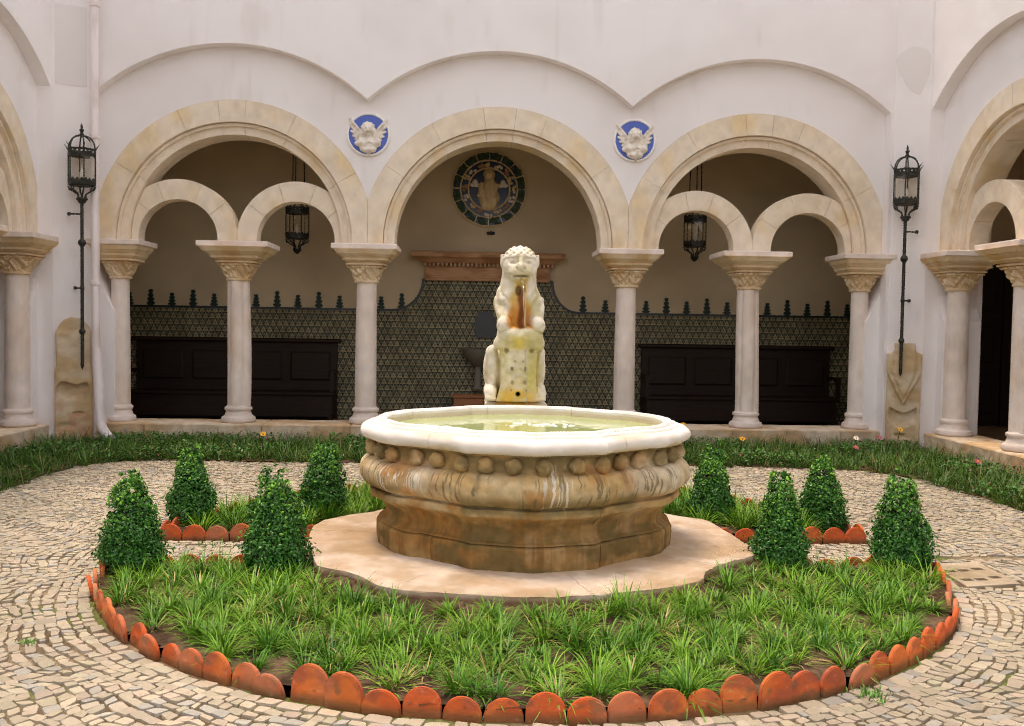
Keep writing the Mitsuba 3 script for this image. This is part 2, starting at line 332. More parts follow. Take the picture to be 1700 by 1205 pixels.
def c_carved(p, n, uv):
    a = FB(p.x * 4, p.y * 4, p.z * 4, 4); b = FB(p.x * 16, p.y * 16, p.z * 16, 3)
    c = MX((0.60, 0.49, 0.35), (0.50, 0.36, 0.20), SS(0.38, 0.65, a))
    c = MX(c, (0.48, 0.25, 0.14), SS(0.48, 0.66, FB(p.x * 5 + 8, p.y * 5, p.z * 4, 3)) * SS(0.75, 0.25, p.z) * 0.8)
    return c * (0.82 + 0.3 * b)
bsdf('m_carved', c_carved, 0.88, 0.25, sb, 1.4, 3e-3)
bsdf('m_grey_plaster', (0.70, 0.665, 0.65), 0.92, 0.2)
bsdf('m_blue', lambda p, n, uv: MX((0.045, 0.085, 0.40), (0.07, 0.12, 0.46), FB(p.x * 12, p.y * 12, p.z * 12, 3)), 0.25, 0.5)
bsdf('m_ceramic', lambda p, n, uv: MX((0.74, 0.68, 0.60), (0.55, 0.47, 0.38), SS(0.45, 0.75, FB(p.x * 22, p.y * 22, p.z * 22, 3))), 0.4, 0.5)
bsdf('m_ceramic_white', (0.80, 0.77, 0.74), 0.35, 0.5)
bsdf('m_wreath', lambda p, n, uv: MX((0.012, 0.035, 0.018), (0.035, 0.075, 0.022), FB(p.x * 20, p.y * 20, p.z * 20, 3)), 0.3, 0.5)
bsdf('m_tondo_blue', (0.016, 0.03, 0.075), 0.3, 0.5)
bsdf('m_tondo_fig', lambda p, n, uv: MX((0.70, 0.55, 0.33), (0.54, 0.38, 0.18), FB(p.x * 14, p.y * 14, p.z * 14, 3)), 0.4, 0.5)
bsdf('m_tondo_rose', (0.40, 0.22, 0.12), 0.4, 0.5)
bsdf('m_leaf', VC, 0.40, 0.5)
bsdf('m_grass', VC, 0.5, 0.4)
bsdf('m_bark', (0.10, 0.07, 0.045), 0.9, 0.2)
bsdf('m_yellow', (0.80, 0.42, 0.02), 0.6, 0.3); bsdf('m_pink', (0.42, 0.09, 0.14), 0.6, 0.3); bsdf('m_white', (0.80, 0.74, 0.68), 0.6, 0.3)
bsdf('m_water', lambda p, n, uv: MX((0.30, 0.34, 0.15), (0.22, 0.27, 0.11), FB(p.x * 3, p.y * 3, 0.0, 3)), 0.06, 0.5,
     lambda p, n, uv: 0.004 * FB(p.x * 14, p.y * 9, 0.0, 3), 0.5, 3e-3)
scene['m_jet'] = {'type': 'dielectric', 'int_ior': 1.33}
bsdf('m_foam', (0.85, 0.86, 0.80), 0.3, 0.5)
bsdf('m_box', lambda p, n, uv: MX((0.34, 0.15, 0.07), (0.25, 0.10, 0.045), FB(p.x * 5, p.y * 9, p.z * 30, 3)), 0.7, 0.3)
bsdf('m_darkstone', lambda p, n, uv: MX((0.10, 0.09, 0.07), (0.16, 0.14, 0.10), FB(p.x * 9, p.y * 9, p.z * 9, 3)), 0.6, 0.4)

# ------------------------------------------------------------------ arcades (local u along, v up, w towards the courtyard)
FACE, SIDE, YC = 6.19, 5.85, 0.62
def frame(kind):
    F = np.eye(4)
    if kind == 'front': F[:3, :3] = np.array([[1, 0, 0], [0, 0, 1], [0, -1, 0]]).T; F[:3, 3] = (0, FACE, 0)
    if kind == 'left': F[:3, :3] = np.array([[0, 1, 0], [0, 0, 1], [1, 0, 0]]).T; F[:3, 3] = (-SIDE, YC, 0)
    if kind == 'right': F[:3, :3] = np.array([[0, -1, 0], [0, 0, 1], [-1, 0, 0]]).T; F[:3, 3] = (SIDE, YC, 0)
    return F
CZ, RO, RI, RS = 2.665, 1.825, 1.535, 1.385
ZL, ZT = 0.24, 2.63
WT = 0.50
def disc(u, v, r): return Point(u, v).buffer(r, quad_segs=40)
def wedge(u, v, a0, a1, r=4.0):
    a = np.radians(np.linspace(a0, a1, 8)); return Polygon([(u, v), *[(u + r * math.cos(t), v + r * math.sin(t)) for t in a]])
def mapm(mesh, F):
    m = mesh.copy(); m.apply_transform(F); return m
def local_col(mesh):          # z-up mesh placed at origin -> (u, v, w) frame: x->u, z->v, y->-w
    v = np.array(mesh.vertices); return trimesh.Trimesh(np.stack([v[:, 0], v[:, 2], -v[:, 1]], 1), mesh.faces, process=False)
def carve(seed):
    def f(r, th, z):
        k = (z - 2.16) / 0.20
        if not (0.0 < k < 1.0): return r
        e = math.sin(math.pi * min(max(k, 0), 1)) ** 0.5
        wave = np.sin(8 * th + 5.5 * np.sin(4 * th + seed) * 0.25 + 9 * (k - 0.5) * np.sign(np.sin(4 * th)))
        leaf = np.clip(wave * 3, -1, 1)
        return r + e * (0.024 * leaf + 0.013 * np.cos(16 * th + 12 * k)) - 0.008
    return f
def capital_mesh(seed, hw):
    s = hw / 0.43
    zz = np.linspace(2.165, 2.325, 22)
    secs = [(2.13, 0.150, 2), (2.134, 0.166, 2), (2.152, 0.170, 2), (2.16, 0.152, 2)]
    secs += [(z, lerp(0.160, 0.222, ((z - 2.16) / 0.2) ** 1.2), lerp(2.0, 4.5, (z - 2.16) / 0.2)) for z in zz]
    secs += [(2.327, 0.222, 5), (2.329, 0.240, 6), (2.346, 0.243, 6), (2.348, 0.225, 6), (2.358, 0.225, 6)]
    return sections(secs, 120, carve(seed))
def impost_mesh(A=0.41):
    q = lambda w: 0.25 + (w - 0.25) * (A - 0.27) / 0.16
    return sections([(2.36 + (z - 2.26) * 0.663, q(w), e) for z, w, e in [(2.26, 0.250, 7), (2.262, 0.262, 8), (2.288, 0.266, 8), (2.290, 0.236, 8), (2.304, 0.238, 9), (2.318, 0.262, 10), (2.345, 0.285, 10), (2.352, 0.287, 10), (2.354, 0.308, 10), (2.378, 0.312, 11), (2.380, 0.296, 11), (2.395, 0.300, 12), (2.42, 0.325, 12), (2.455, 0.352, 13), (2.470, 0.356, 13), (2.472, 0.376, 13), (2.500, 0.384, 14), (2.535, 0.402, 14), (2.557, 0.410, 16)]], 96)
def abacus_mesh(A): return cbx(-A, A, -min(A, 0.40), min(A, 0.40), 2.558, ZT - 0.002, 0.008)
def shaft_mesh(kind, rng):
    n = 26; zz = np.linspace(0.46, 2.135, n); m = 56; th = np.arange(m) * 2 * np.pi / m; rings = []
    ph = rng.uniform(0, 1)
    for z in zz:
        t = (z - 0.46) / 1.675
        r0 = 0.143 - 0.012 * t + 0.004 * math.sin(math.pi * t)
        if kind == 'quatrefoil':
            tw = (0.25 if z < 1.2 else 0.0) * (1.2 - z) + ph * 0.15
            r = (r0 + 0.016) * (0.80 + 0.20 * np.abs(np.cos(2 * (th + tw))) ** 0.7); dx = 0.012 * math.sin(3 * t + 2 * ph)
        else:
            r = r0 + 0 * th; dx = 0.004 * math.sin(3 * t + 6 * ph)
        rings.append(np.stack([r * np.cos(th) + dx, r * np.sin(th), 0 * th + z], 1))
    return loft(rings)
def base_mesh():
    return lathe([(0.205, ZL + 0.001), (0.222, ZL + 0.015), (0.228, ZL + 0.04), (0.216, ZL + 0.072), (0.186, ZL + 0.088), (0.178, ZL + 0.10), (0.168, ZL + 0.13), (0.160, ZL + 0.15), (0.163, ZL + 0.160), (0.176, ZL + 0.168), (0.182, ZL + 0.185), (0.176, ZL + 0.205), (0.160, ZL + 0.212), (0.152, ZL + 0.225)], 40)
def column(par, F, u, kind, seed):
    k = newkey('column', par); rng = np.random.default_rng(seed)
    if kind == 'quatrefoil': tag(k, label='slender four-lobed column under the paired small arches')
    C = F @ np.array([[1, 0, 0, u], [0, 0, 1, 0], [0, -1, 0, -0.15], [0, 0, 0, 1.0]])
    A = {'quatrefoil': 0.462, 'end': 0.365}.get(kind, 0.428); S = np.diag([0.86, 0.86, 1, 1]) if kind == 'end' else np.eye(4)
    Cs = C @ S
    add('shaft', mapm(shaft_mesh(kind, rng), Cs), 'm_shaft', k, 40)
    add('base', mapm(base_mesh(), Cs), 'm_shaft', k, 40)
    add('capital', mapm(capital_mesh(seed, 0.43), Cs), 'm_capital', k, 25)
    add('impost', mapm(impost_mesh(A), C), 'm_capital', k, 18)
    ab = mapm(abacus_mesh(A), C); add('abacus', ab, 'm_shaft', k, False)
def stones(par, name, uc, vc, r0, r1, angs, w0, w1, F, clip=None, stilt=None, mat='m_arch'):
    """the stones of a ring, each its own entry under par"""
    ring = disc(uc, vc, r1).difference(disc(uc, vc, r0))
    ring = ring.intersection(sbox(uc - 5, vc, uc + 5, vc + 5))
    if stilt is not None:
        ring = ring.union(sbox(uc - r1, stilt, uc - r0, vc)).union(sbox(uc + r0, stilt, uc + r1, vc))
    if clip is not None: ring = ring.intersection(clip)
    for i in range(len(angs) - 1):
        a0, a1 = angs[i], angs[i + 1]
        if i == 0: a0 = -60
        if i == len(angs) - 2: a1 = 240
        pc = ring.intersection(wedge(uc, vc, a0, a1)).buffer(-0.0022, join_style='mitre')
        if pc.is_empty or pc.area < 0.001: continue
        dw = RNG.uniform(-0.004, 0.004)
        add(name, mapm(ext(pc, w0, w1 + dw), F), mat, par, 25)
def arcade(F, label, bays, wall, ends, cols, seed, oend, slab_far):
    """bays: (centre, double?); wall: (u0, u1) of the wall; ends: opening limits; cols: (u, kind)"""
    A = thing('arcade_wall', label, 'wall')
    u0, u1 = wall
    pl = sbox(u0, 0.0, u1, 5.3).difference(sbox(ends[0], -1, ends[1], ZT))
    for uc, dbl in bays:
        pl = pl.difference(disc(uc, CZ, RO).union(sbox(uc - RO, ZT, uc + RO, CZ)))
    add('plaster', mapm(ext(pl, -WT, 0.0), F), 'm_plaster', A, False)
    # upper wall over the shallow blind arches
    RB, ZB = 2.60, 5.17
    upw = sbox(u0, 0.0, u1, 7.6)
    cut = sbox(oend[0], -1, oend[1], 4.50)
    for uc, dbl in bays:
        cut = cut.union(disc(uc, ZB - RB, RB).intersection(sbox(uc - 1.74, 0, uc + 1.74, 6)))
    upw = upw.difference(cut)
    add('upper_wall', mapm(ext(upw, 0.003, 0.17), F), 'm_plaster', A, False)
    add('wall_core', mapm(ext(sbox(u0, 5.301, u1, 7.6), -WT, 0.0), F), 'm_plaster', A, False)
    rng = np.random.default_rng(seed)
    for uc, dbl in bays:
        K = newkey('arch', A)
        angs = [0, 34 + rng.uniform(-5, 5), 66 + rng.uniform(-4, 4), 84 + rng.uniform(-2, 2), 96.5 + rng.uniform(-2, 2), 118 + rng.uniform(-5, 5), 148 + rng.uniform(-5, 5), 180]
        clip = sbox(uc - 1.74, 0, uc + 1.74, 9)
        back = disc(uc, CZ, RO - 0.01).difference(disc(uc, CZ, RI + 0.008)).intersection(sbox(uc - 5, CZ, uc + 5, 9))
        back = back.union(sbox(uc - RO + 0.01, ZT + 0.003, uc - RI - 0.008, CZ)).union(sbox(uc + RI + 0.008, ZT + 0.003, uc + RO - 0.01, CZ)).intersection(clip)
        add('mortar', mapm(ext(back, -WT + 0.004, -0.010), F), 'm_mortar', K, False)
        stones(K, 'voussoir', uc, CZ, RI, RO, angs, -0.13, 0.006, F, clip, ZT + 0.001)
        stones(K, 'roll_stone', uc, CZ, RI - 0.045, RI - 0.003, angs, -0.16, -0.045, F, None, ZT + 0.001)
        stones(K, 'soffit_stone', uc, CZ, RS, RI - 0.002, angs, -WT + 0.01, -0.09, F, None, ZT + 0.001)
        if dbl:
            for s in (-1, 1):
                K2 = newkey('small_arch', A)
                sc = uc + s * 0.775; vz = 2.68
                area = disc(uc, CZ, RS - 0.003).union(sbox(uc - RS + 0.003, ZT, uc + RS - 0.003, CZ))
                half = sbox(uc, 0, uc + 9, 9) if s > 0 else sbox(uc - 9, 0, uc, 9)
                a2 = [0, 38 + rng.uniform(-6, 6), 70 + rng.uniform(-5, 5), 108 + rng.uniform(-6, 6), 142 + rng.uniform(-6, 6), 180]
                stones(K2, 'voussoir', sc, vz, 0.515, 0.785, a2, -0.40, -0.15, F, area.intersection(half), ZT + 0.001)
    for i, (u, kind) in enumerate(cols): column(A, F, u, kind, seed * 20 + i)
    # ledge of stone blocks
    g = newkey('ledge', A); e = u0
    while e < u1 - 0.05:
        n = min(u1, e + rng.uniform(1.0, 1.7))
        if u1 - n < 0.5: n = u1
        m = cbx(e + 0.002, n - 0.002, 0.0, ZL, -WT - 0.02, 0.14 + rng.uniform(-0.006, 0.006), 0.014)
        m = m.subdivide_to_size(0.12); m = fit(0, 0.006, int(rng.integers(99)), 7.0, m)
        add('block', mapm(m, F), 'm_ledge', g, 30); e = n
    return A
dbl_cols = lambda c: [(c - 1.48, 'round'), (c - 0.01, 'quatrefoil'), (c + 1.48, 'round')]
FR = frame('front')
A0 = arcade(FR, 'white plastered arcade wall facing the camera, three wide stone arches above the fountain', [(-3.48, True), (0, False), (3.48, True)],
            (-5.75, 5.75), (-5.03, 5.03), [(-5.0, 'end'), (-3.45, 'quatrefoil'), (-1.755, 'round'), (1.755, 'round'), (3.45, 'quatrefoil'), (5.0, 'end')], 3, (-5.22, 5.22), None)
A1 = arcade(frame('left'), 'white plastered arcade wall running along the left side of the courtyard, cut by the picture edge', [(3.48, True), (0, False)],
            (-1.75, 5.60), (-1.70, 5.05), [(4.98, 'round'), (3.45, 'quatrefoil'), (1.755, 'round')], 5, (-5.22, 5.24), None)
A2 = arcade(frame('right'), 'white plastered arcade wall running along the right side of the courtyard beside the dark door', [(-3.48, True), (0, False)],
            (-5.60, 1.75), (-5.05, 1.70), [(-4.98, 'round'), (-3.45, 'quatrefoil'), (-1.755, 'round')], 7, (-5.24, 5.22), None)
for A, s in ((A1, -1), (A2, 1)):
    add('plain_wall', bx(min(s * 5.72, s * 6.35), max(s * 5.72, s * 6.35), -6.2, -1.14, 0, 7.6), 'm_plaster', A, False)

# ------------------------------------------------------------------ corner piers with carved stones
def pier(s, label):
    K = thing('corner_pier', label, 'pier')
    fp = [(5.27, 6.9), (5.27, 6.01), (5.66, 5.83), (6.45, 5.83), (6.45, 6.9)]
    P = Polygon([(s * x, y) for x, y in fp])
    add('plaster', ext(P, 0.0, 7.6), 'm_plaster', K, False)
    # carved face: local a along the chamfer, b up, depth outward
    A_, B_ = np.array([s * 5.66, 5.83]), np.array([s * 5.27, 6.01])
    if s > 0: A_, B_ = B_, A_
    d = (B_ - A_) / np.linalg.norm(B_ - A_); nrm = np.array([d[1], -d[0]])
    L = np.linalg.norm(B_ - A_)
    F = np.eye(4); F[:3, 0] = (*d, 0); F[:3, 1] = (0, 0, 1); F[:3, 2] = (*nrm, 0); F[:3, 3] = (*A_, 0)
    return K, F, L
KL, FL, LL = pier(-1, 'narrow plastered corner pier with a round-topped carved stone beside the white drainpipe')
KR, FRr, LR = pier(1, 'narrow plastered corner pier with a carved stone of a pointed apron above a smiling hollow')
def sdf_block(F, lo, hi, f, key, name, lab):
    m = nets(f, lo, hi, 0.014)
    add(name, mapm(m, F), 'm_carved', key, True, label=lab)
def left_block(p):
    x, y, z = p.T; q = np.stack([x - LL / 2 - 0.02, y * 1.07, z - 0.05], 1)
    body = s_box(q, (0, 0.50, -0.03), (0.222, 0.52, 0.085), 0.02)
    top = s_box(q, (0, 1.10, -0.03), (0.205, 0.42, 0.10), 0.03)
    cyl = np.maximum(np.hypot(q[:, 0], (q[:, 1] - 1.45) * 0.75) - 0.205, np.abs(q[:, 2] + 0.03) - 0.09)
    d = smin(smin(top, cyl, 0.04), body, 0.02)
    hol = s_ell(q, (-0.01, 0.745, 0.05), (0.195, 0.145, 0.115)); lip = q[:, 1] - (0.80 + 0.30 * np.abs(q[:, 0] - 0.03))
    d = smax(d, -np.maximum(hol, lip), 0.008)
    d = smax(d, -s_ell(q, (0.05, 0.40, 0.07), (0.085, 0.04, 0.05)), 0.012)
    d = smax(d, -s_ell(q, (-0.10, 0.24, 0.07), (0.10, 0.05, 0.035)), 0.03)
    d = smin(d, s_box(q, (0, 0.70, -0.104), (0.205, 0.72, 0.068), 0.005), 0.006)
    return d + 0.014 * (meshkit.fbm(p * 9, 3, 4) - 0.5)
sdf_block(FL, (-0.03, -0.02, -0.15), (LL + 0.03, 1.80, 0.15), left_block, KL, 'carved_stone', 'weathered ochre stone with a rounded top and an eye-shaped hollow')
def right_block(p):
    x, y, z = p.T; q = np.stack([x - LR / 2 + 0.005, y, z - 0.045], 1)
    ax = np.abs(q[:, 0])
    d = s_box(q, (0, 0.58, -0.05), (0.212, 0.60, 0.080), 0.012)
    ap = np.maximum.reduce([ax * 2.0 - (q[:, 1] - 0.62) * 1.0, q[:, 1] - (1.36 - 0.3 * ax), ax - 0.215, np.abs(q[:, 2]) - 0.085]) * 0.5
    ap2 = np.maximum.reduce([ax * 2.6 - (q[:, 1] - 0.70), q[:, 1] - 1.44, ax - 0.13, np.abs(q[:, 2] - 0.085) - 0.022]) * 0.4
    d = smin(d, ap, 0.010); d = smin(d, ap2, 0.02)
    smile = np.maximum(s_ell(q, (0.0, 0.50, 0.055), (0.190, 0.20, 0.115)), q[:, 1] - (0.50 + 1.6 * ax * ax + 0.25 * ax))
    d = smax(d, -smile, 0.012)
    d = smin(d, s_box(q, (0, 0.60, -0.099), (0.20, 0.61, 0.068), 0.005), 0.006)
    m2 = np.maximum(s_ell(q, (-0.03, 0.205, 0.045), (0.075, 0.05, 0.06)), q[:, 1] - 0.225)
    d = smax(d, -m2, 0.008)
    return d + 0.012 * (meshkit.fbm(p * 9, 3, 6) - 0.5)
sdf_block(FRr, (-0.03, -0.02, -0.15), (LR + 0.03, 1.50, 0.19), right_block, KR, 'carved_stone', 'pale carved stone with a V-shaped apron over a smile-shaped hollow')
tp = Polygon([(0.03, 0.52), (0.0, 0.45), (0.03, 0.30), (0.20, 0.05), (0.30, 0.0), (0.40, 0.25), (0.41, 0.47), (0.36, 0.55), (0.2, 0.60)]).buffer(0.02)
add('patch', mapm(ext(saff.translate(saff.scale(tp, 0.95, 1.0, origin=(0, 0)), 0.01, 4.75), 0.0, 0.006), FRr), 'm_grey_plaster', KR, False, label='grey rounded plaster patch high on the pier')
add('patch', mapm(ext(sbox(0.03, 4.55, 0.40, 5.55), 0.0, 0.006), FL), 'm_grey_plaster', KL, False, label='faint grey rectangular plaster patch high on the pier')

# ------------------------------------------------------------------ gallery behind the arches
GY, GX, GF = 8.94, 8.75, 0.03
add('gallery_floor', cat(bx(-9.2, 9.2, 6.70, 9.4, -0.2, GF), bx(-9.2, -6.36, -6.2, 6.70, -0.2, GF), bx(6.36, 9.2, -6.2, 6.70, -0.2, GF)), 'm_gfloor', None, False, label='dark reddish floor of the arcaded gallery', kind='structure')
add('gallery_ceiling', cat(bx(-9.2, 9.2, 6.70, 9.2, 4.85, 5.1), bx(-9.2, -6.36, -6.2, 6.70, 4.85, 5.1), bx(6.36, 9.2, -6.2, 6.70, 4.85, 5.1)), 'm_cream', None, False, label='plain ceiling of the gallery', kind='structure')
GW = thing('gallery_wall', 'cream gallery wall with dark patterned tile dado behind the fountain', 'wall')
add('plaster', bx(-9.2, 9.2, GY, GY + 0.25, 0, 5.0), 'm_cream', GW, False)
ZD = 1.81
dado = sbox(-8.7, GF, 6.75, ZD)
sh = [(-1.62, ZD - 0.05), (-1.62, ZD)]
a = np.linspace(0, np.pi / 2, 12)
sh += [(-1.62 + 0.50 * math.sin(t), ZD + 0.50 * (1 - math.cos(t))) for t in a] + [(0.98 + 0.44 * (1 - math.sin(t)), ZD + 0.50 * (1 - math.cos(t))) for t in a[::-1]] + [(1.42, ZD), (1.42, ZD - 0.05)]
dado = dado.union(Polygon(sh).buffer(0))
FG = np.array([[1, 0, 0, 0], [0, 0, -1, GY], [0, 1, 0, 0], [0, 0, 0, 1.0]])
add('tile_dado', mapm(ext(dado, 0, 0.018), FG), 'm_dado', GW, False, label='dark green and cream triangle-patterned tile dado rising in the middle')
edge = dado.boundary.buffer(0.018, cap_style='flat').intersection(sbox(-9, 1.4, 6.75, 2.35)).difference(sbox(-1.05, 2.28, 0.93, 2.5))
add('dado_border', mapm(ext(edge, 0.0, 0.026), FG), 'm_crest_edge', GW, False)
def crest_poly(h):
    pts = []; n = 4; w = 0.068
    for i in range(n):
        z0 = h * i / n; t = 1 - 0.16 * i
        pts += [(w * t * 0.45, z0), (w * t, z0 + h / n * 0.55), (w * t * 0.75, z0 + h / n * 0.9)]
    pts += [(0.022, h)]
    L_ = [(-x, z) for x, z in pts[::-1]]
    return Polygon([(0.06, 0), *pts, *L_, (-0.06, 0)]).buffer(0)
k = 0
for k in range(0, 14):
    x = -5.79 + 0.333 * k; h = 0.255 if k % 2 else 0.20
    add('crest_tile', mapm(ext(saff.translate(crest_poly(h), x, ZD + 0.016), 0, 0.02), FG), 'm_crest', GW, False)
for k in range(0, 14):
    x = 1.52 + 0.3365 * k if k else 1.49; h = 0.255 if k % 2 == 0 else 0.20
    add('crest_tile', mapm(ext(saff.translate(crest_poly(h), x, ZD + 0.016), 0, 0.02), FG), 'm_crest', GW, False)
for s, nm in ((-1, 'cream side gallery wall seen through the left arcade, with dark tile dado'), (1, 'cream side gallery wall seen through the right arcade, with dark tile dado')):
    K = thing('gallery_wall', nm, 'wall')
    add('plaster', bx(min(s * GX, s * 9.0), max(s * GX, s * 9.0), -6.2, GY - 0.002, 0, 4.84), 'm_cream', K, False)
    add('tile_dado', bx(min(s * GX, s * (GX - 0.018)), max(s * GX, s * (GX - 0.018)), -6.2, GY - 0.02, GF, ZD), 'm_dado', K, False)
# dark door at the far right
D = thing('wooden_door', 'tall dark wooden double door seen between the columns of the right arcade', 'door')
add('frame', cat(bx(6.76, 6.90, GY - 0.12, GY, GF, 2.75), bx(8.50, 8.64, GY - 0.12, GY, GF, 2.75), bx(6.76, 8.64, GY - 0.12, GY, 2.752, 2.90)), 'm_wood', D, False)
for i in (0, 1):
    x0 = 6.91 + 0.795 * i
    l = add('leaf', bx(x0, x0 + 0.79, GY - 0.07, GY - 0.01, GF + 0.01, 2.745), 'm_wood', D, False)
    for z0 in (0.25, 1.1, 1.95): add('panel', cbx(x0 + 0.12, x0 + 0.67, GY - 0.095, GY - 0.06, z0, z0 + 0.65, 0.02), 'm_wood', l, False)
# mantel cornice
Kc = thing('stone_mantel', 'reddish carved stone cornice with small dentils on the gallery wall behind the statue', 'cornice')
def mold(u0a, u1a, prof):      # (overhang, z, depth)
    vs = []
    for o, z, dp in prof: vs.append([(u0a - o, GY - 0.019, z), (u0a - o, GY - dp, z), (u1a + o, GY - dp, z), (u1a + o, GY - 0.019, z)])
    m = loft(np.array(vs)); return m
add('frieze', mold(-1.08, 0.93, [(0, 2.30, 0.10), (0.0, 2.34, 0.10), (0.012, 2.345, 0.115), (0.012, 2.37, 0.115), (0, 2.375, 0.10), (0, 2.52, 0.10)]), 'm_mantel', Kc, False)
add('cornice', mold(-1.10, 0.95, [(0.04, 2.585, 0.15), (0.06, 2.60, 0.17), (0.13, 2.645, 0.24), (0.14, 2.65, 0.255), (0.20, 2.67, 0.30), (0.21, 2.735, 0.31), (0.19, 2.75, 0.30)]), 'm_mantel', Kc, 20)
for i in range(31):
    x = -1.10 + i * 0.0683; add('dentil', bx(x, x + 0.036, GY - 0.145, GY - 0.02, 2.522, 2.583), 'm_mantel', Kc, False)
# benches
def bench(x0, x1, label):
    K = thing('wooden_bench', label, 'bench'); y1 = GY - 0.03
    add('back_frame', cat(bx(x0 + 0.06, x1 - 0.06, y1 - 0.05, y1, GF, 1.26)), 'm_wood', K, False)
    n = 4; L = (x1 - x0 - 0.2) / n
    for i in range(n):
        a_ = x0 + 0.1 + i * L
        add('back_panel', cbx(a_ + 0.07, a_ + L - 0.07, y1 - 0.085, y1 - 0.045, 0.66, 1.12, 0.025), 'm_wood', K, False)
    add('cornice', cat(cbx(x0, x1, y1 - 0.13, y1, 1.262, 1.33, 0.02)), 'm_wood', K, False)
    add('seat', cbx(x0 + 0.05, x1 - 0.05, y1 - 0.52, y1 - 0.052, 0.45, 0.50, 0.01), 'm_wood', K, False)
    add('seat_chest', bx(x0 + 0.09, x1 - 0.09, y1 - 0.46, y1 - 0.052, GF + 0.08, 0.449), 'm_wood', K, False)
    for x in (x0 + 0.05, x1 - 0.11):
        add('arm', cat(bx(x, x + 0.06, y1 - 0.50, y1 - 0.051, 0.78, 0.83), bx(x, x + 0.06, y1 - 0.50, y1 - 0.44, 0.501, 0.779)), 'm_wood', K, False)
    for x in (x0 + 0.07, x1 - 0.15): add('foot', cbx(x, x + 0.08, y1 - 0.48, y1 - 0.40, GF, GF + 0.079, 0.01), 'm_wood', K, False)
bench(-5.72, -2.42, 'dark panelled wooden bench in the gallery behind the left pair of small arches')
bench(2.40, 5.66, 'dark panelled wooden bench in the gallery behind the right pair of small arches')
# wall font, dark plaque, wooden box
K = thing('wall_font', 'grey stone wall font half hidden behind the lion statue', 'font')
f = lathe([(0.04, 0.92), (0.10, 0.96), (0.20, 1.05), (0.25, 1.14), (0.26, 1.20), (0.24, 1.21), (0.20, 1.16)], 32); f.apply_translation((-0.22, GY - 0.14, 0)); add('bowl', f, 'm_darkstone', K, 40)
f = sections([(0.55, 0.10, 4), (0.60, 0.06, 4), (0.92, 0.05, 4)], 24); f.apply_translation((-0.22, GY - 0.10, 0)); add('bracket', f, 'm_darkstone', K, 40)
pq = Polygon([(-0.13, 1.40), (0.13, 1.40), (0.16, 1.62), (0.09, 1.78), (-0.09, 1.78), (-0.16, 1.62)]).buffer(0.02)
add('back_plate', mapm(ext(saff.translate(pq, -0.10, 0), 0.019, 0.07), FG), 'm_crest_edge', K, False)
K = thing('wooden_box', 'small reddish brown wooden box on the gallery floor left of the statue', 'box')
add('body', cbx(-0.60, -0.12, GY - 0.5, GY - 0.08, GF, 0.43, 0.012), 'm_box', K, False)
add('lid', cbx(-0.62, -0.10, GY - 0.52, GY - 0.07, 0.431, 0.47, 0.01), 'm_box', K, False)
K = thing('wall_bracket', 'tiny dark metal bracket on the gallery wall just under the round relief', 'bracket')
add('plate', cbx(-0.10, 0.03, GY - 0.05, GY, 3.055, 3.10, 0.008), 'm_iron', K, False); add('arm', tube([(-0.035, GY - 0.02, 3.08), (-0.035, GY - 0.12, 3.07), (-0.035, GY - 0.14, 3.10)], 0.012), 'm_iron', K)

# ------------------------------------------------------------------ round relief with wreath (generic robed figure)
K = thing('round_relief', 'large round glazed relief with green leaf wreath on the gallery wall', 'relief')
MC = np.array([-0.075, GY, 3.79])
FM = np.array([[1, 0, 0, MC[0]], [0, 0, -1, GY], [0, 1, 0, MC[2]], [0, 0, 0, 1.0]])
add('disc', mapm(ext(disc(0, 0, 0.58), 0.0, 0.03), FM), 'm_tondo_blue', K, False)
def torus(R, r, z, m=64, n=10):
    th = np.arange(m) * 2 * np.pi / m; ph = np.arange(n) * 2 * np.pi / n
    rr = R + r * np.cos(ph)
    P = np.stack([rr[None] * np.cos(th)[:, None], rr[None] * np.sin(th)[:, None], np.broadcast_to(z + r * np.sin(ph), (m, n))], -1)
    P = np.concatenate([P, P[:1]]); return trimesh.Trimesh(P.reshape(-1, 3), grid_faces(m + 1, n)[:, ::-1] * 1, process=False)
for R_ in (0.60, 0.46, 0.335): add('rim', mapm(torus(R_, 0.014, 0.035), FM), 'm_tondo_fig', K, True)
def blob(c, r, seed):
    m = trimesh.creation.icosphere(2, 1.0); v = np.array(m.vertices); v *= (0.85 + 0.35 * meshkit.noise(v * 2.2 + seed))[:, None]; m.vertices = v * np.array(r) + np.array(c); return m
rr = random.Random(5)
for i in range(16):
    a0 = i * 2 * math.pi / 16; m = bx(0.475, 0.60, -0.007, 0.007, 0.03, 0.062); m.apply_transform(trimesh.transformations.rotation_matrix(a0, (0, 0, 1))); add('ribbon', mapm(m, FM), 'm_tondo_fig', K, False)
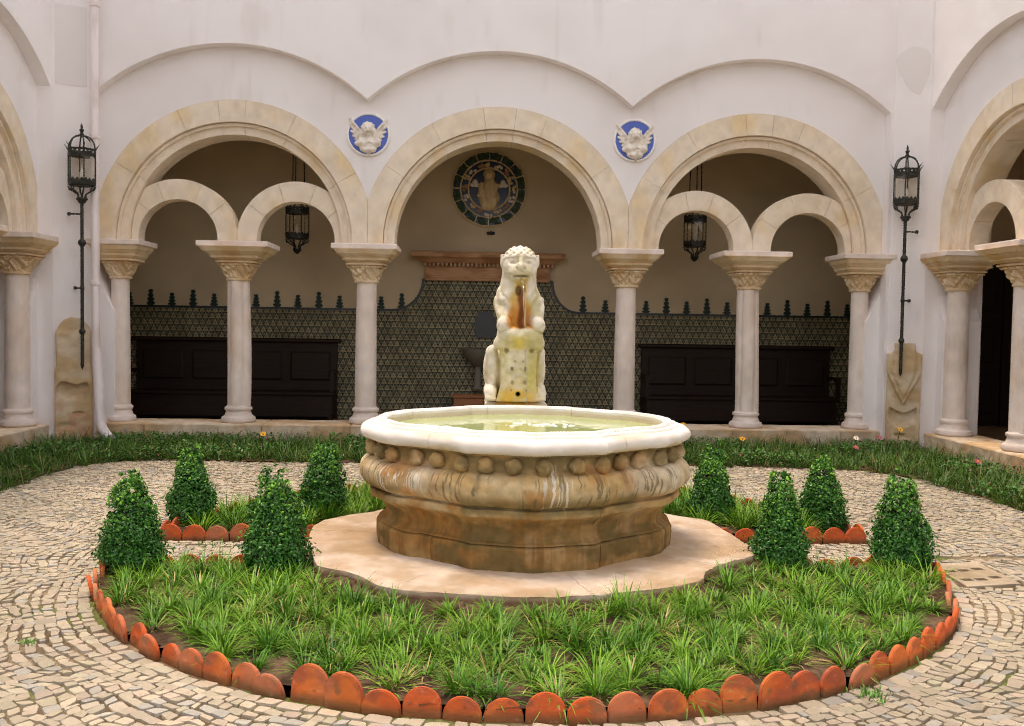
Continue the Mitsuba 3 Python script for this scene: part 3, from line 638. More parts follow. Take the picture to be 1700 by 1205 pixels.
for i in range(16):                      # garland bunches: each a cluster of leaves
    a0 = (i + 0.5) * 2 * math.pi / 16; ms = []
    for j in range(13):
        t = a0 + rr.uniform(-0.15, 0.15); R_ = 0.53 + rr.uniform(-0.045, 0.045); ln = rr.uniform(0.032, 0.05)
        m = trimesh.creation.icosphere(1, 1.0); m.vertices = np.array(m.vertices) * (ln, 0.017, 0.014)
        m.apply_transform(trimesh.transformations.rotation_matrix(t + math.pi / 2 + rr.uniform(-0.7, 0.7), (0, 0, 1))); m.apply_translation((R_ * math.cos(t), R_ * math.sin(t), 0.045 + rr.uniform(0, 0.02))); ms.append(m)
    add('leaf_bunch', mapm(cat(ms), FM), 'm_wreath', K, True)
    ms = []
    for j in range(4):
        t = a0 + 0.196 + rr.uniform(-0.14, 0.14); R_ = 0.395 + rr.uniform(-0.03, 0.03)
        ms.append(blob((R_ * math.cos(t), R_ * math.sin(t), 0.04), (0.024, 0.024, 0.02), j + i))
    add('blossom', mapm(cat(ms), FM), ('m_tondo_fig', 'm_tondo_rose', 'm_ceramic')[i % 3], K, True)
def fig(p):
    d = s_ell(p, (0.0, -0.13, 0.03), (0.15, 0.17, 0.07)); d = smin(d, s_cap(p, (0, -0.02, 0.05), (0.0, 0.09, 0.06), 0.10, 0.075), 0.05)
    d = smin(d, s_ell(p, (0.0, 0.19, 0.07), (0.062, 0.078, 0.06)), 0.02); d = smin(d, s_ell(p, (0.0, 0.205, 0.05), (0.085, 0.085, 0.045)), 0.02)
    d = smin(d, s_cap(p, (-0.10, 0.05, 0.06), (-0.13, -0.10, 0.08), 0.04, 0.035), 0.03); d = smin(d, s_cap(p, (0.10, 0.05, 0.06), (0.07, -0.07, 0.10), 0.04, 0.03), 0.03)
    d = smin(d, s_cap(p, (-0.13, -0.10, 0.08), (0.0, -0.08, 0.11), 0.033, 0.026), 0.02)
    d = smin(d, s_ell(p, (-0.035, 0.05, 0.10), (0.045, 0.05, 0.045)), 0.012); d = smin(d, s_cap(p, (-0.03, -0.01, 0.09), (-0.01, -0.12, 0.09), 0.04, 0.045), 0.02)
    return d + 0.006 * np.sin(p[:, 0] * 70 + 8 * p[:, 1])
add('figure', mapm(nets(fig, (-0.2, -0.32, -0.02), (0.2, 0.31, 0.17), 0.011), FM @ np.diag([1.18, 1.12, 1.0, 1.0])), 'm_tondo_fig', K, True, label='cream seated robed figure in the middle of the relief')
for s in (-1, 1):
    def ch(p, s=s): return smin(smin(s_ell(p, (s * 0.225, 0.10, 0.05), (0.045, 0.05, 0.04)), s_ell(p, (s * 0.26, 0.06, 0.03), (0.05, 0.035, 0.02)), 0.02), s_ell(p, (s * 0.19, 0.055, 0.03), (0.045, 0.035, 0.02)), 0.02)
    add('winged_head', mapm(nets(ch, (min(s * 0.33, s * 0.12), 0.0, -0.01), (max(s * 0.33, s * 0.12), 0.17, 0.10), 0.009), FM), 'm_ceramic', K, True)

# ------------------------------------------------------------------ blue roundels with winged busts
def roundel(u, v, label, tilt):
    K = thing('blue_roundel', label, 'roundel', 'blue roundels between the arches')
    F = FR @ np.array([[1, 0, 0, u], [0, 1, 0, v], [0, 0, 1, 0.0], [0, 0, 0, 1.0]])
    add('disc', mapm(ext(disc(0, 0, 0.262), 0.0, 0.022), F), 'm_blue', K, 30)
    add('rim', mapm(torus(0.272, 0.017, 0.016), F), 'm_ceramic_white', K, True)
    def bust(p):
        x, y, z = p.T
        d = s_ell(p, (0, 0.045, 0.085), (0.062, 0.078, 0.062))                                     # face
        hair = s_ell(p, (0, 0.065, 0.068), (0.095, 0.095, 0.055)) + 0.008 * np.sin(x * 90) * np.sin(y * 80 + 1)
        hair = smin(hair, s_cap(p, (-0.08, 0.03, 0.06), (-0.09, -0.05, 0.05), 0.032), 0.02); hair = smin(hair, s_cap(p, (0.08, 0.03, 0.06), (0.09, -0.05, 0.05), 0.032), 0.02)
        hair = np.maximum(hair, -s_ell(p, (0, 0.03, 0.15), (0.062, 0.065, 0.07)))
        d = smin(d, hair, 0.008)
        d = smin(d, s_cap(p, (0, 0.055, 0.135), (0, 0.03, 0.148), 0.010, 0.014), 0.012)              # nose
        for s in (-1, 1):
            d = smax(d, -s_ell(p, (s * 0.027, 0.052, 0.142), (0.015, 0.008, 0.012)), 0.006)
        d = smax(d, -s_ell(p, (0, 0.003, 0.138), (0.02, 0.005, 0.010)), 0.004)
        tor = smin(s_ell(p, (-0.06, -0.12, 0.055), (0.11, 0.075, 0.05)), s_ell(p, (0.06, -0.12, 0.055), (0.11, 0.075, 0.05)), 0.03)
        tor = smin(tor, s_ell(p, (0.0, -0.19, 0.05), (0.11, 0.06, 0.055)), 0.03) + 0.010 * np.sin(28 * x + 46 * y) * np.cos(30 * x - 20 * y)
        d = smin(d, tor, 0.012); d = smin(d, s_cap(p, (0, -0.03, 0.07), (0, -0.09, 0.06), 0.045), 0.03)
        d = smin(d, s_cap(p, (0.0, -0.20, 0.06), (0.02, -0.275, 0.03), 0.045, 0.015), 0.02)
        d = smax(d, -s_ell(p, (0.03, -0.135, 0.115), (0.035, 0.018, 0.02)), 0.008)
        return np.maximum(d, -z + 0.004)
    add('bust', mapm(nets(bust, (-0.20, -0.31, 0.0), (0.20, 0.19, 0.19), 0.0075), F), 'm_ceramic', K, True, label='white glazed bust of a curly-haired winged child')
    for s in (-1, 1):
        def wing(p, s=s):
            q = p * (s, 1, 1); d = np.full(len(p), 9.0)
            for i, (tx, ty) in enumerate(((0.245, 0.185), (0.235, 0.11), (0.222, 0.04), (0.20, -0.02), (0.165, -0.07))):
                d = np.minimum(d, s_cap(q * (1, 1, 1.6), (0.075, -0.02 - 0.012 * i, 0.06), (tx, ty, 0.06 - 0.005 * i), 0.03, 0.016))
            return smin(d, s_cap(q, (0.07, -0.01, 0.045), (0.235, 0.20, 0.04), 0.022, 0.014), 0.012) / 1.3
        add('wing', mapm(nets(wing, (min(s * 0.04, s * 0.28), -0.13, 0.0), (max(s * 0.04, s * 0.28), 0.23, 0.09), 0.0075), F), 'm_ceramic', K, True)
roundel(-1.735, 4.075, 'blue glazed roundel with white winged bust between the left and middle arches', 0)
roundel(1.80, 4.085, 'blue glazed roundel with white winged bust between the middle and right arches', 0)

# ------------------------------------------------------------------ lanterns
def hexring(r, z0, z1, t=0.012, wob=0.0):
    a = [Point(r * math.cos(k * math.pi / 3), r * math.sin(k * math.pi / 3)) for k in range(6)]
    P = Polygon(a); return ext(P.difference(P.buffer(-t, join_style='mitre')), z0, z1)
def lantern_head(K, loc, s=1.0, hanging=False):
    def put(m): m = m.copy(); m.apply_scale(s); m.apply_translation(loc); return m
    R = 0.17
    ms = [hexring(R, 0.0, 0.035), hexring(R, 0.36, 0.395), hexring(R + 0.006, 0.44, 0.455)]
    ang = [k * math.pi / 3 for k in range(6)]
    for a_ in ang: ms.append(tube([(R * 0.985 * math.cos(a_), R * 0.985 * math.sin(a_), 0.0), (R * 0.985 * math.cos(a_), R * 0.985 * math.sin(a_), 0.45)], 0.0085, 6))
    add('frame', put(cat(ms)), 'm_iron', K)
    for k_ in range(6):                                                 # pierced frieze panels
        p0 = np.array([math.cos(ang[k_]), math.sin(ang[k_])]) * R * 0.97; p1 = np.array([math.cos(ang[(k_ + 1) % 6]), math.sin(ang[(k_ + 1) % 6])]) * R * 0.97
        L = np.linalg.norm(p1 - p0); Pn = sbox(0, 0, L, 0.075)
        for j in range(3): Pn = Pn.difference(Point(L * (j + 0.5) / 3, 0.04).buffer(0.015))
        for j in range(4): Pn = Pn.union(Point(L * (j + 0.5) / 4, -0.004).buffer(0.016).intersection(sbox(0, -0.1, L, 0.1)))
        d_ = (p1 - p0) / L; F = np.eye(4); F[:3, 0] = (*d_, 0); F[:3, 1] = (0, 0, 1); F[:3, 2] = (d_[1], -d_[0], 0); F[:3, 3] = (*p0, 0.375)
        add('frieze_panel', put(mapm(ext(Pn, -0.004, 0.004), F)), 'm_iron', K, False)
        Pb = sbox(0, 0, L, 0.04)
        for j in range(3): Pb = Pb.union(Polygon([(L * j / 3, 0.04), (L * (j + 1) / 3, 0.04), (L * (j + 0.5) / 3, 0.075)]))
        F2 = F.copy(); F2[2, 3] = 0.015
        add('frieze_panel', put(mapm(ext(Pb, -0.004, 0.004), F2)), 'm_iron', K, False)
        q0, q1 = p0 * 0.965, p1 * 0.965
        v = np.array([(*q0, 0.03), (*q1, 0.03), (*q1, 0.38), (*q0, 0.38)])
        add('pane', put(trimesh.Trimesh(v, [[0, 1, 2], [0, 2, 3]], process=False)), 'm_pane', K, False)
    add('candle', put(lathe([(0.028, 0.0), (0.028, 0.16), (0.02, 0.165), (0.012, 0.21)], 12)), 'm_candle', K)
    add('base_plate', put(lathe([(0.15, -0.012), (0.155, 0.0), (0.03, 0.002)], 6)), 'm_iron', K, False)
    if not hanging:
        for a_ in ang:
            t = np.linspace(0, 1, 9); r_ = R * np.cos(t * np.pi / 2) ** 0.8 * 0.97; z_ = 0.45 + 0.17 * np.sin(t * np.pi / 2)
            add('crown_rib', put(tube(np.stack([r_ * math.cos(a_), r_ * math.sin(a_), z_], 1), 0.009, 6)), 'm_iron', K)
            add('spike', put(tube([(R * math.cos(a_), R * math.sin(a_), 0.44), (1.12 * R * math.cos(a_), 1.12 * R * math.sin(a_), 0.475), (1.32 * R * math.cos(a_), 1.32 * R * math.sin(a_), 0.515)], [0.009, 0.007, 0.002], 6)), 'm_iron', K)
        add('finial', put(lathe([(0.012, 0.60), (0.022, 0.62), (0.03, 0.635), (0.014, 0.655), (0.024, 0.675), (0.03, 0.69), (0.012, 0.71), (0.016, 0.73), (0.012, 0.745), (0.002, 0.775)], 12)), 'm_iron', K)
    else:
        for a_ in ang:
            t = np.linspace(0, 1, 6); add('crown_rib', put(tube(np.stack([R * (1 - 0.35 * t) * math.cos(a_), R * (1 - 0.35 * t) * math.sin(a_), 0.45 + 0.06 * t], 1), 0.009, 6)), 'm_iron', K)
    for a_ in ang:                                                      # scrolls under the body
        t = np.linspace(0, 1, 12); r_ = R * (1.02 - 0.78 * t ** 0.7) + 0.02 * np.sin(t * 7); z_ = -0.015 - 0.15 * t
        add('scroll', put(tube(np.stack([r_ * math.cos(a_), r_ * math.sin(a_), z_], 1), 0.0095, 6)), 'm_iron', K)
        u = np.linspace(0, 5.2, 12); cr = 0.034 * (1 - u / 8)
        rr_ = R * 0.98 + cr * np.cos(u + 1.2) - 0.02; zz_ = -0.045 + cr * np.sin(u + 1.2)
        add('scroll', put(tube(np.stack([rr_ * math.cos(a_), rr_ * math.sin(a_), zz_], 1), 0.007, 5)), 'm_iron', K)
    add('boss', put(lathe([(0.02, -0.23), (0.045, -0.215), (0.05, -0.195), (0.07, -0.175), (0.065, -0.16), (0.03, -0.15)] if not hanging else [(0.005, -0.235), (0.03, -0.215), (0.05, -0.19), (0.065, -0.17), (0.05, -0.155)], 16)), 'm_iron', K)
def wall_lantern(x, y, z0, s, label, zb, nrm, side, knobs):
    K = thing('wall_lantern', label, 'lantern', 'wall lanterns on the corner piers')
    lantern_head(K, (x, y, z0), s)
    add('pole', cat(tube([(x, y, z0 - 0.20 * s), (x, y, zb)], 0.021, 10), lathe([(0.021, zb), (0.012, zb - 0.03), (0.002, zb - 0.05)][::-1], 10, (x, y, 0))), 'm_iron', K)
    for zk, r in knobs:
        add('knob', lathe([(0.02, zk - r), (r * 0.8, zk - r * 0.55), (r, zk), (r * 0.8, zk + r * 0.55), (0.02, zk + r)], 14, (x, y, 0)), 'm_iron', K)
    for zk, ln in ((z0 - 0.36 * s, 0.16), (knobs[1][0], 0.085)):
        e = np.array([x, y]) + ln * np.array([side, 0]); q = e - 0.20 * np.array(nrm)
        add('bracket', cat(tube([(x, y, zk), (*e, zk), (*(0.7 * e + 0.3 * q), zk), (*q, zk)], 0.011, 6), lathe([(0.012, zk - 0.022), (0.022, zk - 0.012), (0.022, zk + 0.012), (0.012, zk + 0.022)], 10, (*e, 0))), 'm_iron', K)
wall_lantern(-5.27, 5.76, 3.27, 1.0, 'black iron lantern on a long pole against the left corner pier', 1.0, (0.4, -0.9), -1, ((2.55, 0.05), (1.98, 0.03), (1.43, 0.04)))
wall_lantern(5.335, 5.76, 3.265, 1.0, 'black iron lantern on a long pole against the right corner pier', 1.05, (-0.4, -0.9), 1, ((2.55, 0.05), (2.0, 0.03), (1.47, 0.04)))
def hanging_lantern(x, y, z0, label):
    K = thing('hanging_lantern', label, 'lantern', 'lanterns hanging in the gallery')
    lantern_head(K, (x, y, z0), 1.0, True)
    for a_ in (0.4, 2.5, 4.6):
        add('rod', tube([(x + 0.11 * math.cos(a_), y + 0.11 * math.sin(a_), z0 + 0.51), (x + 0.075 * math.cos(a_), y + 0.075 * math.sin(a_), 4.8)], 0.009, 6), 'm_iron', K)
    add('ceiling_rose', lathe([(0.05, 4.76), (0.09, 4.78), (0.10, 4.849)], 16, (x, y, 0)), 'm_iron', K)
hanging_lantern(-2.93, 7.72, 2.83, 'dark iron lantern hanging from three rods behind the left small arches')
hanging_lantern(3.02, 7.72, 2.83, 'dark iron lantern hanging from three rods behind the right small arches')

# ------------------------------------------------------------------ drainpipe
K = thing('drainpipe', 'white downpipe beside the left corner pier ending in a bent outlet over the grass', 'drainpipe')
px, py = -5.13, 5.86
add('pipe', tube([(px - 0.02, py, 7.6), (px - 0.02, py, 4.0), (px - 0.01, py, 1.25), (px - 0.005, py, 1.20)], [0.052] * 4, 20), 'm_pipe', K)
add('lower_pipe', tube([(px, py - 0.01, 1.22), (px + 0.03, py - 0.02, 0.75), (px + 0.055, py - 0.03, 0.30), (px + 0.085, py - 0.045, 0.20), (px + 0.15, py - 0.08, 0.12), (px + 0.27, py - 0.15, 0.035)], [0.059, 0.059, 0.059, 0.06, 0.06, 0.06], 20), 'm_pipe', K)
for zc in (1.13, 0.72, 2.05, 3.9, 5.55):
    off = 0 if zc > 1.25 else 0.03 * (1.25 - zc) / 0.5
    add('collar', lathe([(0.055, zc - 0.03), (0.066, zc - 0.025), (0.067, zc + 0.025), (0.055, zc + 0.03)], 20, (px - (0.018 if zc > 1.3 else 0) + off, py - 0.4 * off, 0)), 'm_pipe', K)

# ------------------------------------------------------------------ ground: paving, beds
def chaikin(p, n=2):
    p = np.asarray(p, float)
    for _ in range(n):
        q = np.roll(p, -1, 0); p = np.stack([0.75 * p + 0.25 * q, 0.25 * p + 0.75 * q], 1).reshape(-1, 2)
    return p
PLAT = Polygon(chaikin([(-1.50, 0.45), (-1.46, -0.1), (-1.38, -0.42), (-1.30, -0.78), (-1.20, -0.86), (-1.08, -0.93), (-0.98, -1.06), (-0.88, -1.22), (-0.78, -1.29), (-0.51, -1.36), (-0.02, -1.46), (0.42, -1.36), (0.80, -1.22), (0.98, -1.08), (1.02, -0.94), (1.09, -0.82), (1.25, -0.66), (1.42, -0.54), (1.49, -0.45), (1.50, -0.10), (1.46, 0.38), (1.44, 0.62), (1.30, 0.70), (1.20, 0.80), (1.0, 1.05), (0.85, 1.25), (0.5, 1.48), (-0.5, 1.48), (-0.85, 1.25), (-1.02, 0.98), (-1.14, 0.82), (-1.30, 0.72)], 1))
RB = 2.69
DISC = Point(0, 0).buffer(RB, quad_segs=64)
BED_F = DISC.intersection(sbox(-4, -4, 4, -0.33)).difference(PLAT)
BED_B = DISC.intersection(sbox(-4, 0.47, 4, 4)).difference(PLAT)
INNER = Polygon(chaikin([(-4.72, -4.6), (-4.66, 1.5), (-4.66, 2.6), (-4.72, 3.3), (-4.50, 4.15), (-3.75, 4.48), (-2.6, 4.33), (0, 4.30), (3.0, 4.28), (4.1, 4.10), (4.50, 3.6), (4.56, 2.6), (4.66, 1.6), (4.72, -4.6)], 1))
DRAIN = Polygon([(2.74, -0.74), (3.14, -0.66), (3.16, -0.10), (2.78, -0.16)])
add('ground', bx(-6.3, 6.3, -7.5, 6.6, -0.4, -0.03), 'm_soil', None, False, label='bare earth under the courtyard planting', kind='structure')
pave = sbox(-5, -6.9, 5, 5).intersection(INNER.union(sbox(-5.7, -6.9, 5.7, -4.4))).difference(BED_F.buffer(-0.02)).difference(BED_B.buffer(-0.02))
add('paving', ext(pave, -0.025, -0.011), 'm_bedding', None, False, label='courtyard paving of small irregular cream cobblestones laid in arcs', kind='structure')
ok_area = INNER.difference(DISC.buffer(0.025)).difference(DRAIN.buffer(0.01))
path_area = DISC.buffer(0.02).intersection(sbox(-4, -0.29, 4, 0.43)).difference(PLAT.buffer(0.01)).difference(DRAIN)
def cells():
    """corner quads (n, 4, 2) of the cobbles"""
    out = []
    v = RB + 0.035; row = 0
    while v < 6.9:
        h = 0.072 if row == 0 else 0.053 + RNG.uniform(-0.006, 0.006)
        nst = int(2 * np.pi * v / 0.038)
        w = RNG.uniform(0.042, 0.088, nst) * (1.35 if row == 0 else 1.0)
        th = np.cumsum(w / v); th = th[th < 2 * np.pi]
        t0, t1 = th[:-1], th[1:]
        amp = 0.0 if row < 2 else 0.11 * min(1, (row - 2) / 5)
        def P(t, vv):
            n = 19; r = vv + amp * (np.abs(np.sin(t * n / 2 + 0.35 * math.sin(vv * 2.1))) - 0.5)
            return np.stack([r * np.cos(t), r * np.sin(t)], -1)
        out.append(np.stack([P(t0, v), P(t1, v), P(t1, v + h), P(t0, v + h)], 1))
        v += h; row += 1
    y = -0.29
    while y < 0.44:
        h = RNG.uniform(0.048, 0.060)
        for s in (-1, 1):
            x = np.cumsum(RNG.uniform(0.045, 0.09, 50)) + 1.1; x = x[x < 2.75]
            a_, b_ = s * x[:-1], s * x[1:]
            if s < 0: a_, b_ = b_, a_
            q = np.stack([np.stack([a_, a_ * 0 + y], 1), np.stack([b_, b_ * 0 + y], 1), np.stack([b_, b_ * 0 + y + h], 1), np.stack([a_, a_ * 0 + y + h], 1)], 1)
            out.append(q)
        y += h
    return np.concatenate(out)
C = cells()
cen = C.mean(1)
k_in = shapely.contains_xy(ok_area, cen[:, 0], cen[:, 1]) | shapely.contains_xy(path_area, cen[:, 0], cen[:, 1])
vis = (cen[:, 1] > -4.5)
C = C[k_in & vis]; n = len(C)
def warp(p):        # smooth unevenness so rows wander
    z = np.concatenate([p, np.zeros((*p.shape[:-1], 1))], -1)
    return p + np.stack([meshkit.fbm(z * 1.7, 3, 3) - 0.5, meshkit.fbm(z * 1.7, 3, 9) - 0.5], -1) * 0.16 + np.stack([meshkit.noise(z * 14, 5) - 0.5, meshkit.noise(z * 14, 6) - 0.5], -1) * 0.038
fade = np.clip((np.linalg.norm(C.mean(1), axis=1) - RB - 0.08) / 0.3, 0, 1)[:, None, None]
C = C + (warp(C) - C) * fade
C += RNG.uniform(-0.0095, 0.0095, C.shape)
cen = C.mean(1, keepdims=True)
# eight-sided outline: corners cut at random
nxt = np.roll(C, -1, 1); cut = RNG.uniform(0.02, 0.26, (n, 4, 1))
O = np.stack([C + (nxt - C) * cut, nxt + (C - nxt) * np.roll(cut, 1, 1) * 0.8], 2).reshape(n, 8, 2)
gap = RNG.uniform(0.905, 0.97, (n, 1, 1)); O = cen + (O - cen) * gap
top = cen + (O - cen) * 0.93
zt = RNG.uniform(-0.004, 0.004, (n, 1)); tilt = RNG.normal(0, 0.06, (n, 1, 2))
def zz(p, z): return np.concatenate([p, (z + ((p - cen) * tilt).sum(-1))[..., None]], -1)
V = np.concatenate([np.concatenate([O, np.full((n, 8, 1), -0.018)], -1), zz(top, zt + 0.001)], 1)   # (n, 16, 3)
j = np.arange(8); jj = (j + 1) % 8
fs = [np.stack([j, jj, 8 + jj], 1), np.stack([j, 8 + jj, 8 + j], 1)]
fs.append(np.array([[8, 8 + i, 9 + i] for i in range(1, 7)])); FC = np.concatenate(fs)
if np.cross(*(O[0, 1:3] - O[0, 0])) < 0: FC = FC[:, ::-1]
base = np.array([0.385, 0.325, 0.238])
big = meshkit.fbm(np.concatenate([cen[:, 0], np.zeros((n, 1))], 1) * 0.8, 3, 2)
colr = base * (0.84 + 0.30 * RNG.random((n, 1))) * (0.76 + 0.48 * big[:, None]) * (1 + RNG.normal(0, 0.018, (n, 3)))
grey = RNG.random(n) < 0.12; colr[grey] = colr[grey].mean(1, keepdims=True) * np.array([1.02, 0.94, 0.80])
pos = cen[:, 0]; dist = np.linalg.norm(pos - CAM[:2], axis=1)
Pc = np.concatenate([pos, np.zeros((n, 1))], 1) - CAM; dep = Pc @ fw; ppx = 850 + FPX * (Pc @ rt) / dep; ppy = 602.5 - FPX * (Pc @ up) / dep
seen = (dep > 0.5) & (ppx > 5) & (ppx < 1695) & (ppy < 1200)
order = np.argsort(np.where(seen, dist, 1e3)); sel = order[:300]; rest = order[300:]
for i in sel: add('cobblestone', trimesh.Trimesh(V[i], FC, process=False), 'm_cobble', 'paving', False, color=np.repeat(colr[i][None], 16, 0))
FFr = (FC[None] + (np.arange(len(rest)) * 16)[:, None, None]).reshape(-1, 3)
add('cobblestones', trimesh.Trimesh(V[rest].reshape(-1, 3), FFr, process=False), 'm_cobble', 'paving', False, color=np.repeat(colr[rest], 16, 0), kind='stuff', label='small cream cobblestones farther across the courtyard')
# drain slab
K = thing('drain_cover', 'flat stone drain cover with six slots set in the cobbles right of the bed', 'drain cover')
sl = DRAIN.buffer(-0.006)
for (x, y) in ((2.83, -0.36), (2.93, -0.34), (3.05, -0.30), (2.83, -0.57), (2.93, -0.56), (3.05, -0.51)):
    sl = sl.difference(saff.rotate(sbox(x - 0.034, y - 0.022, x + 0.034, y + 0.022).buffer(0.006), 8))
add('slab', ext(sl, -0.03, 0.006), 'm_drain', K, False)
add('pit', bx(2.72, 3.17, -0.76, -0.08, -0.24, -0.14), 'm_crest_edge', K, False)

# beds
def mound(P):
    d = shapely.distance(PLAT, shapely.points(P[..., 0], P[..., 1])); return 0.058 * np.exp(-(d / 0.22) ** 1.5)
def soil_mesh(poly, h):
    x0, y0, x1, y1 = poly.bounds; s = 0.045
    X, Y = np.meshgrid(np.arange(x0 - s, x1 + s, s), np.arange(y0 - s, y1 + s, s), indexing='ij')
    P = np.stack([X, Y, 0 * X], -1); Z = h + 0.05 * (meshkit.fbm(P * 5, 4, 11) - 0.5) + 0.02 * (meshkit.noise(P * 28, 3) - 0.5) + mound(P)
    V_ = np.stack([X, Y, Z], -1); nx, ny = X.shape
    f = grid_faces(nx, ny, False); c = V_.reshape(-1, 3)[f].mean(1)
    f = f[shapely.contains_xy(poly, c[:, 0], c[:, 1])]
    return trimesh.Trimesh(V_.reshape(-1, 3), f[:, ::-1] if False else f, process=False)
add('bed_soil', soil_mesh(BED_F.buffer(-0.011), 0.040), 'm_soil', None, True, label='dark soil of the half-round bed in front of the fountain', kind='structure')
add('bed_soil', soil_mesh(BED_B.buffer(-0.011), 0.040), 'm_soil', None, True, label='dark soil of the bed behind the fountain', kind='structure')
border = sbox(-5.75, -4.6, 5.75, 6.1).difference(INNER.buffer(-0.03))
add('border_soil', soil_mesh(border, 0.0), 'm_soil', None, True, label='soil strip along the foot of the arcade walls', kind='structure')

# terracotta edging
def edge_tile(w=0.166, h=0.235, t=0.022):
    r = w / 2; a_ = np.linspace(0, np.pi, 15)
    P = Polygon([(-r, 0), (r, 0), *[(r * math.cos(q), h - r + r * math.sin(q)) for q in a_]])
    m = ext(P, -t / 2 + 0.004, t / 2 - 0.004); m2 = ext(P.buffer(-0.004), -t / 2, t / 2)
    m = cat(m, m2); v = np.array(m.vertices); return trimesh.Trimesh(np.stack([v[:, 0], -v[:, 2], v[:, 1]], 1), m.faces, process=False)
TILE = mikit.ply(edge_tile(), 'm_terra', smooth=30)
def tile_at(par, x, y, ang, dz=0.0, roll=0.0, lean=0.0, sc=1.0):
    Mx = trimesh.transformations.translation_matrix((x, y, -0.122 + dz)) @ trimesh.transformations.rotation_matrix(ang, (0, 0, 1)) @ trimesh.transformations.rotation_matrix(lean, (1, 0, 0)) @ trimesh.transformations.rotation_matrix(roll, (0, 1, 0), (0, 0, 0.1)) @ np.diag([sc, 1, sc, 1])
    add('tile', TILE, 'm_terra', par, to_world=Mx)
E0 = thing('bed_edging', 'scalloped terracotta edging tiles round the front bed', 'edging')
rg = np.random.default_rng(21)
a0, a1 = math.radians(187.5), math.radians(353.0); nt = 46
for i in range(nt):
    t = a0 + (a1 - a0) * (i + 0.5) / nt
    x, y = RB * math.cos(t), RB * math.sin(t)
    dz = rg.normal(0, 0.010); lean = rg.normal(0, 0.07); roll = rg.normal(0, 0.035); sc = rg.uniform(0.97, 1.02)
    if i in (16, 17): dz += 0.028; sc = 1.05
    if i == 15: dz -= 0.03; roll = -0.22; t += 0.012; x, y = RB * math.cos(t - 0.02), RB * math.sin(t - 0.02)
    if i in (27, 28): dz += 0.022; sc = 1.03; roll += 0.03
    if i in (2, 3, 4): lean += 0.05
    tile_at(E0, x, y, t + math.pi / 2 + rg.normal(0, 0.05), dz, roll, lean, sc)
for s in (-1, 1):
    for i in range(7):
        x = s * (1.50 + 0.168 * i) ; tile_at(E0, x, -0.325 + rg.normal(0, 0.006), math.pi + rg.normal(0, 0.05), -0.02 + rg.normal(0, 0.008), rg.normal(0, 0.03), rg.normal(0, 0.05))
E1 = thing('bed_edging', 'scalloped terracotta edging tiles of the back bed beside the cobbled cross path', 'edging')
for s in (-1, 1):
    for i in range(7):
        x = s * (1.52 + 0.17 * i); tile_at(E1, x, 0.465 + rg.normal(0, 0.006), rg.normal(0, 0.05), 0.0 + rg.normal(0, 0.008), rg.normal(0, 0.02), rg.normal(0, 0.04))
b0, b1 = math.radians(11.5), math.radians(168.5)
for i in range(43):
    t = b0 + (b1 - b0) * (i + 0.5) / 43; tile_at(E1, RB * math.cos(t), RB * math.sin(t), t + math.pi / 2 + rg.normal(0, 0.05), rg.normal(0, 0.008), rg.normal(0, 0.02), rg.normal(0, 0.04))

# ------------------------------------------------------------------ fountain
Kf = thing('fountain', 'round stone fountain basin with white rim on a scalloped stone platform', 'fountain')
PLAN_A = np.array([0, 24, 29, 50, 55, 63, 79, 90.0]); PLAN_R = np.array([0.955, 0.935, 0.893, 0.900, 0.945, 0.968, 0.995, 1.0])
_av = np.concatenate([PLAN_A, 180 - PLAN_A[-2::-1], ]); _rv = np.concatenate([PLAN_R, PLAN_R[-2::-1]])
_av = np.concatenate([_av, 360 - _av[-2:0:-1], [360]]); _rv = np.concatenate([_rv, _rv[-2:0:-1], [_rv[0]]])
_pv = np.stack([_rv * np.sin(np.radians(_av)), -_rv * np.cos(np.radians(_av))], 1)
def plan(phi):
    """unit outline at angle phi (degrees from the front, towards +x), straight between the corners"""
    phi = np.mod(phi, 360); i = np.clip(np.searchsorted(_av, phi, side='right') - 1, 0, len(_av) - 2)
    A_, B_ = _pv[i], _pv[i + 1]; d = np.stack([np.sin(np.radians(phi)), -np.cos(np.radians(phi))], -1)
    e = B_ - A_; det = d[..., 0] * -e[..., 1] + d[..., 1] * e[..., 0]
    s = (A_[..., 0] * -e[..., 1] + A_[..., 1] * e[..., 0]) / det
    straight = s; smooth_ = np.interp(phi, _av, _rv)
    return straight
def sweep(prof, p0, p1, rough=0.0, seed=0):
    ph = np.unique(np.concatenate([np.arange(p0, p1, 2.0), [p1], [a_ for a_ in _av if p0 < a_ < p1]]))
    pr = np.array(prof); q = plan(ph)
    R_ = q[:, None] * pr[None, :, 0]
    P = np.stack([R_ * np.sin(np.radians(ph))[:, None], -R_ * np.cos(np.radians(ph))[:, None], np.broadcast_to(pr[:, 1], R_.shape)], -1)
    m = loft(P)
    # end caps: replace the fan by an ear-clipped profile
    nr, mc = len(ph), len(pr)
    import mapbox_earcut
    tri = mapbox_earcut.triangulate_float64(pr, np.array([mc], dtype=np.uint32)).reshape(-1, 3)
    f = grid_faces(nr, mc); f = np.vstack([f, tri, tri[:, ::-1] + (nr - 1) * mc])
    m = trimesh.Trimesh(P.reshape(-1, 3), f, process=False); trimesh.repair.fix_normals(m)
    if rough: m = fit(0, rough, seed, 9.0, m)
    return m
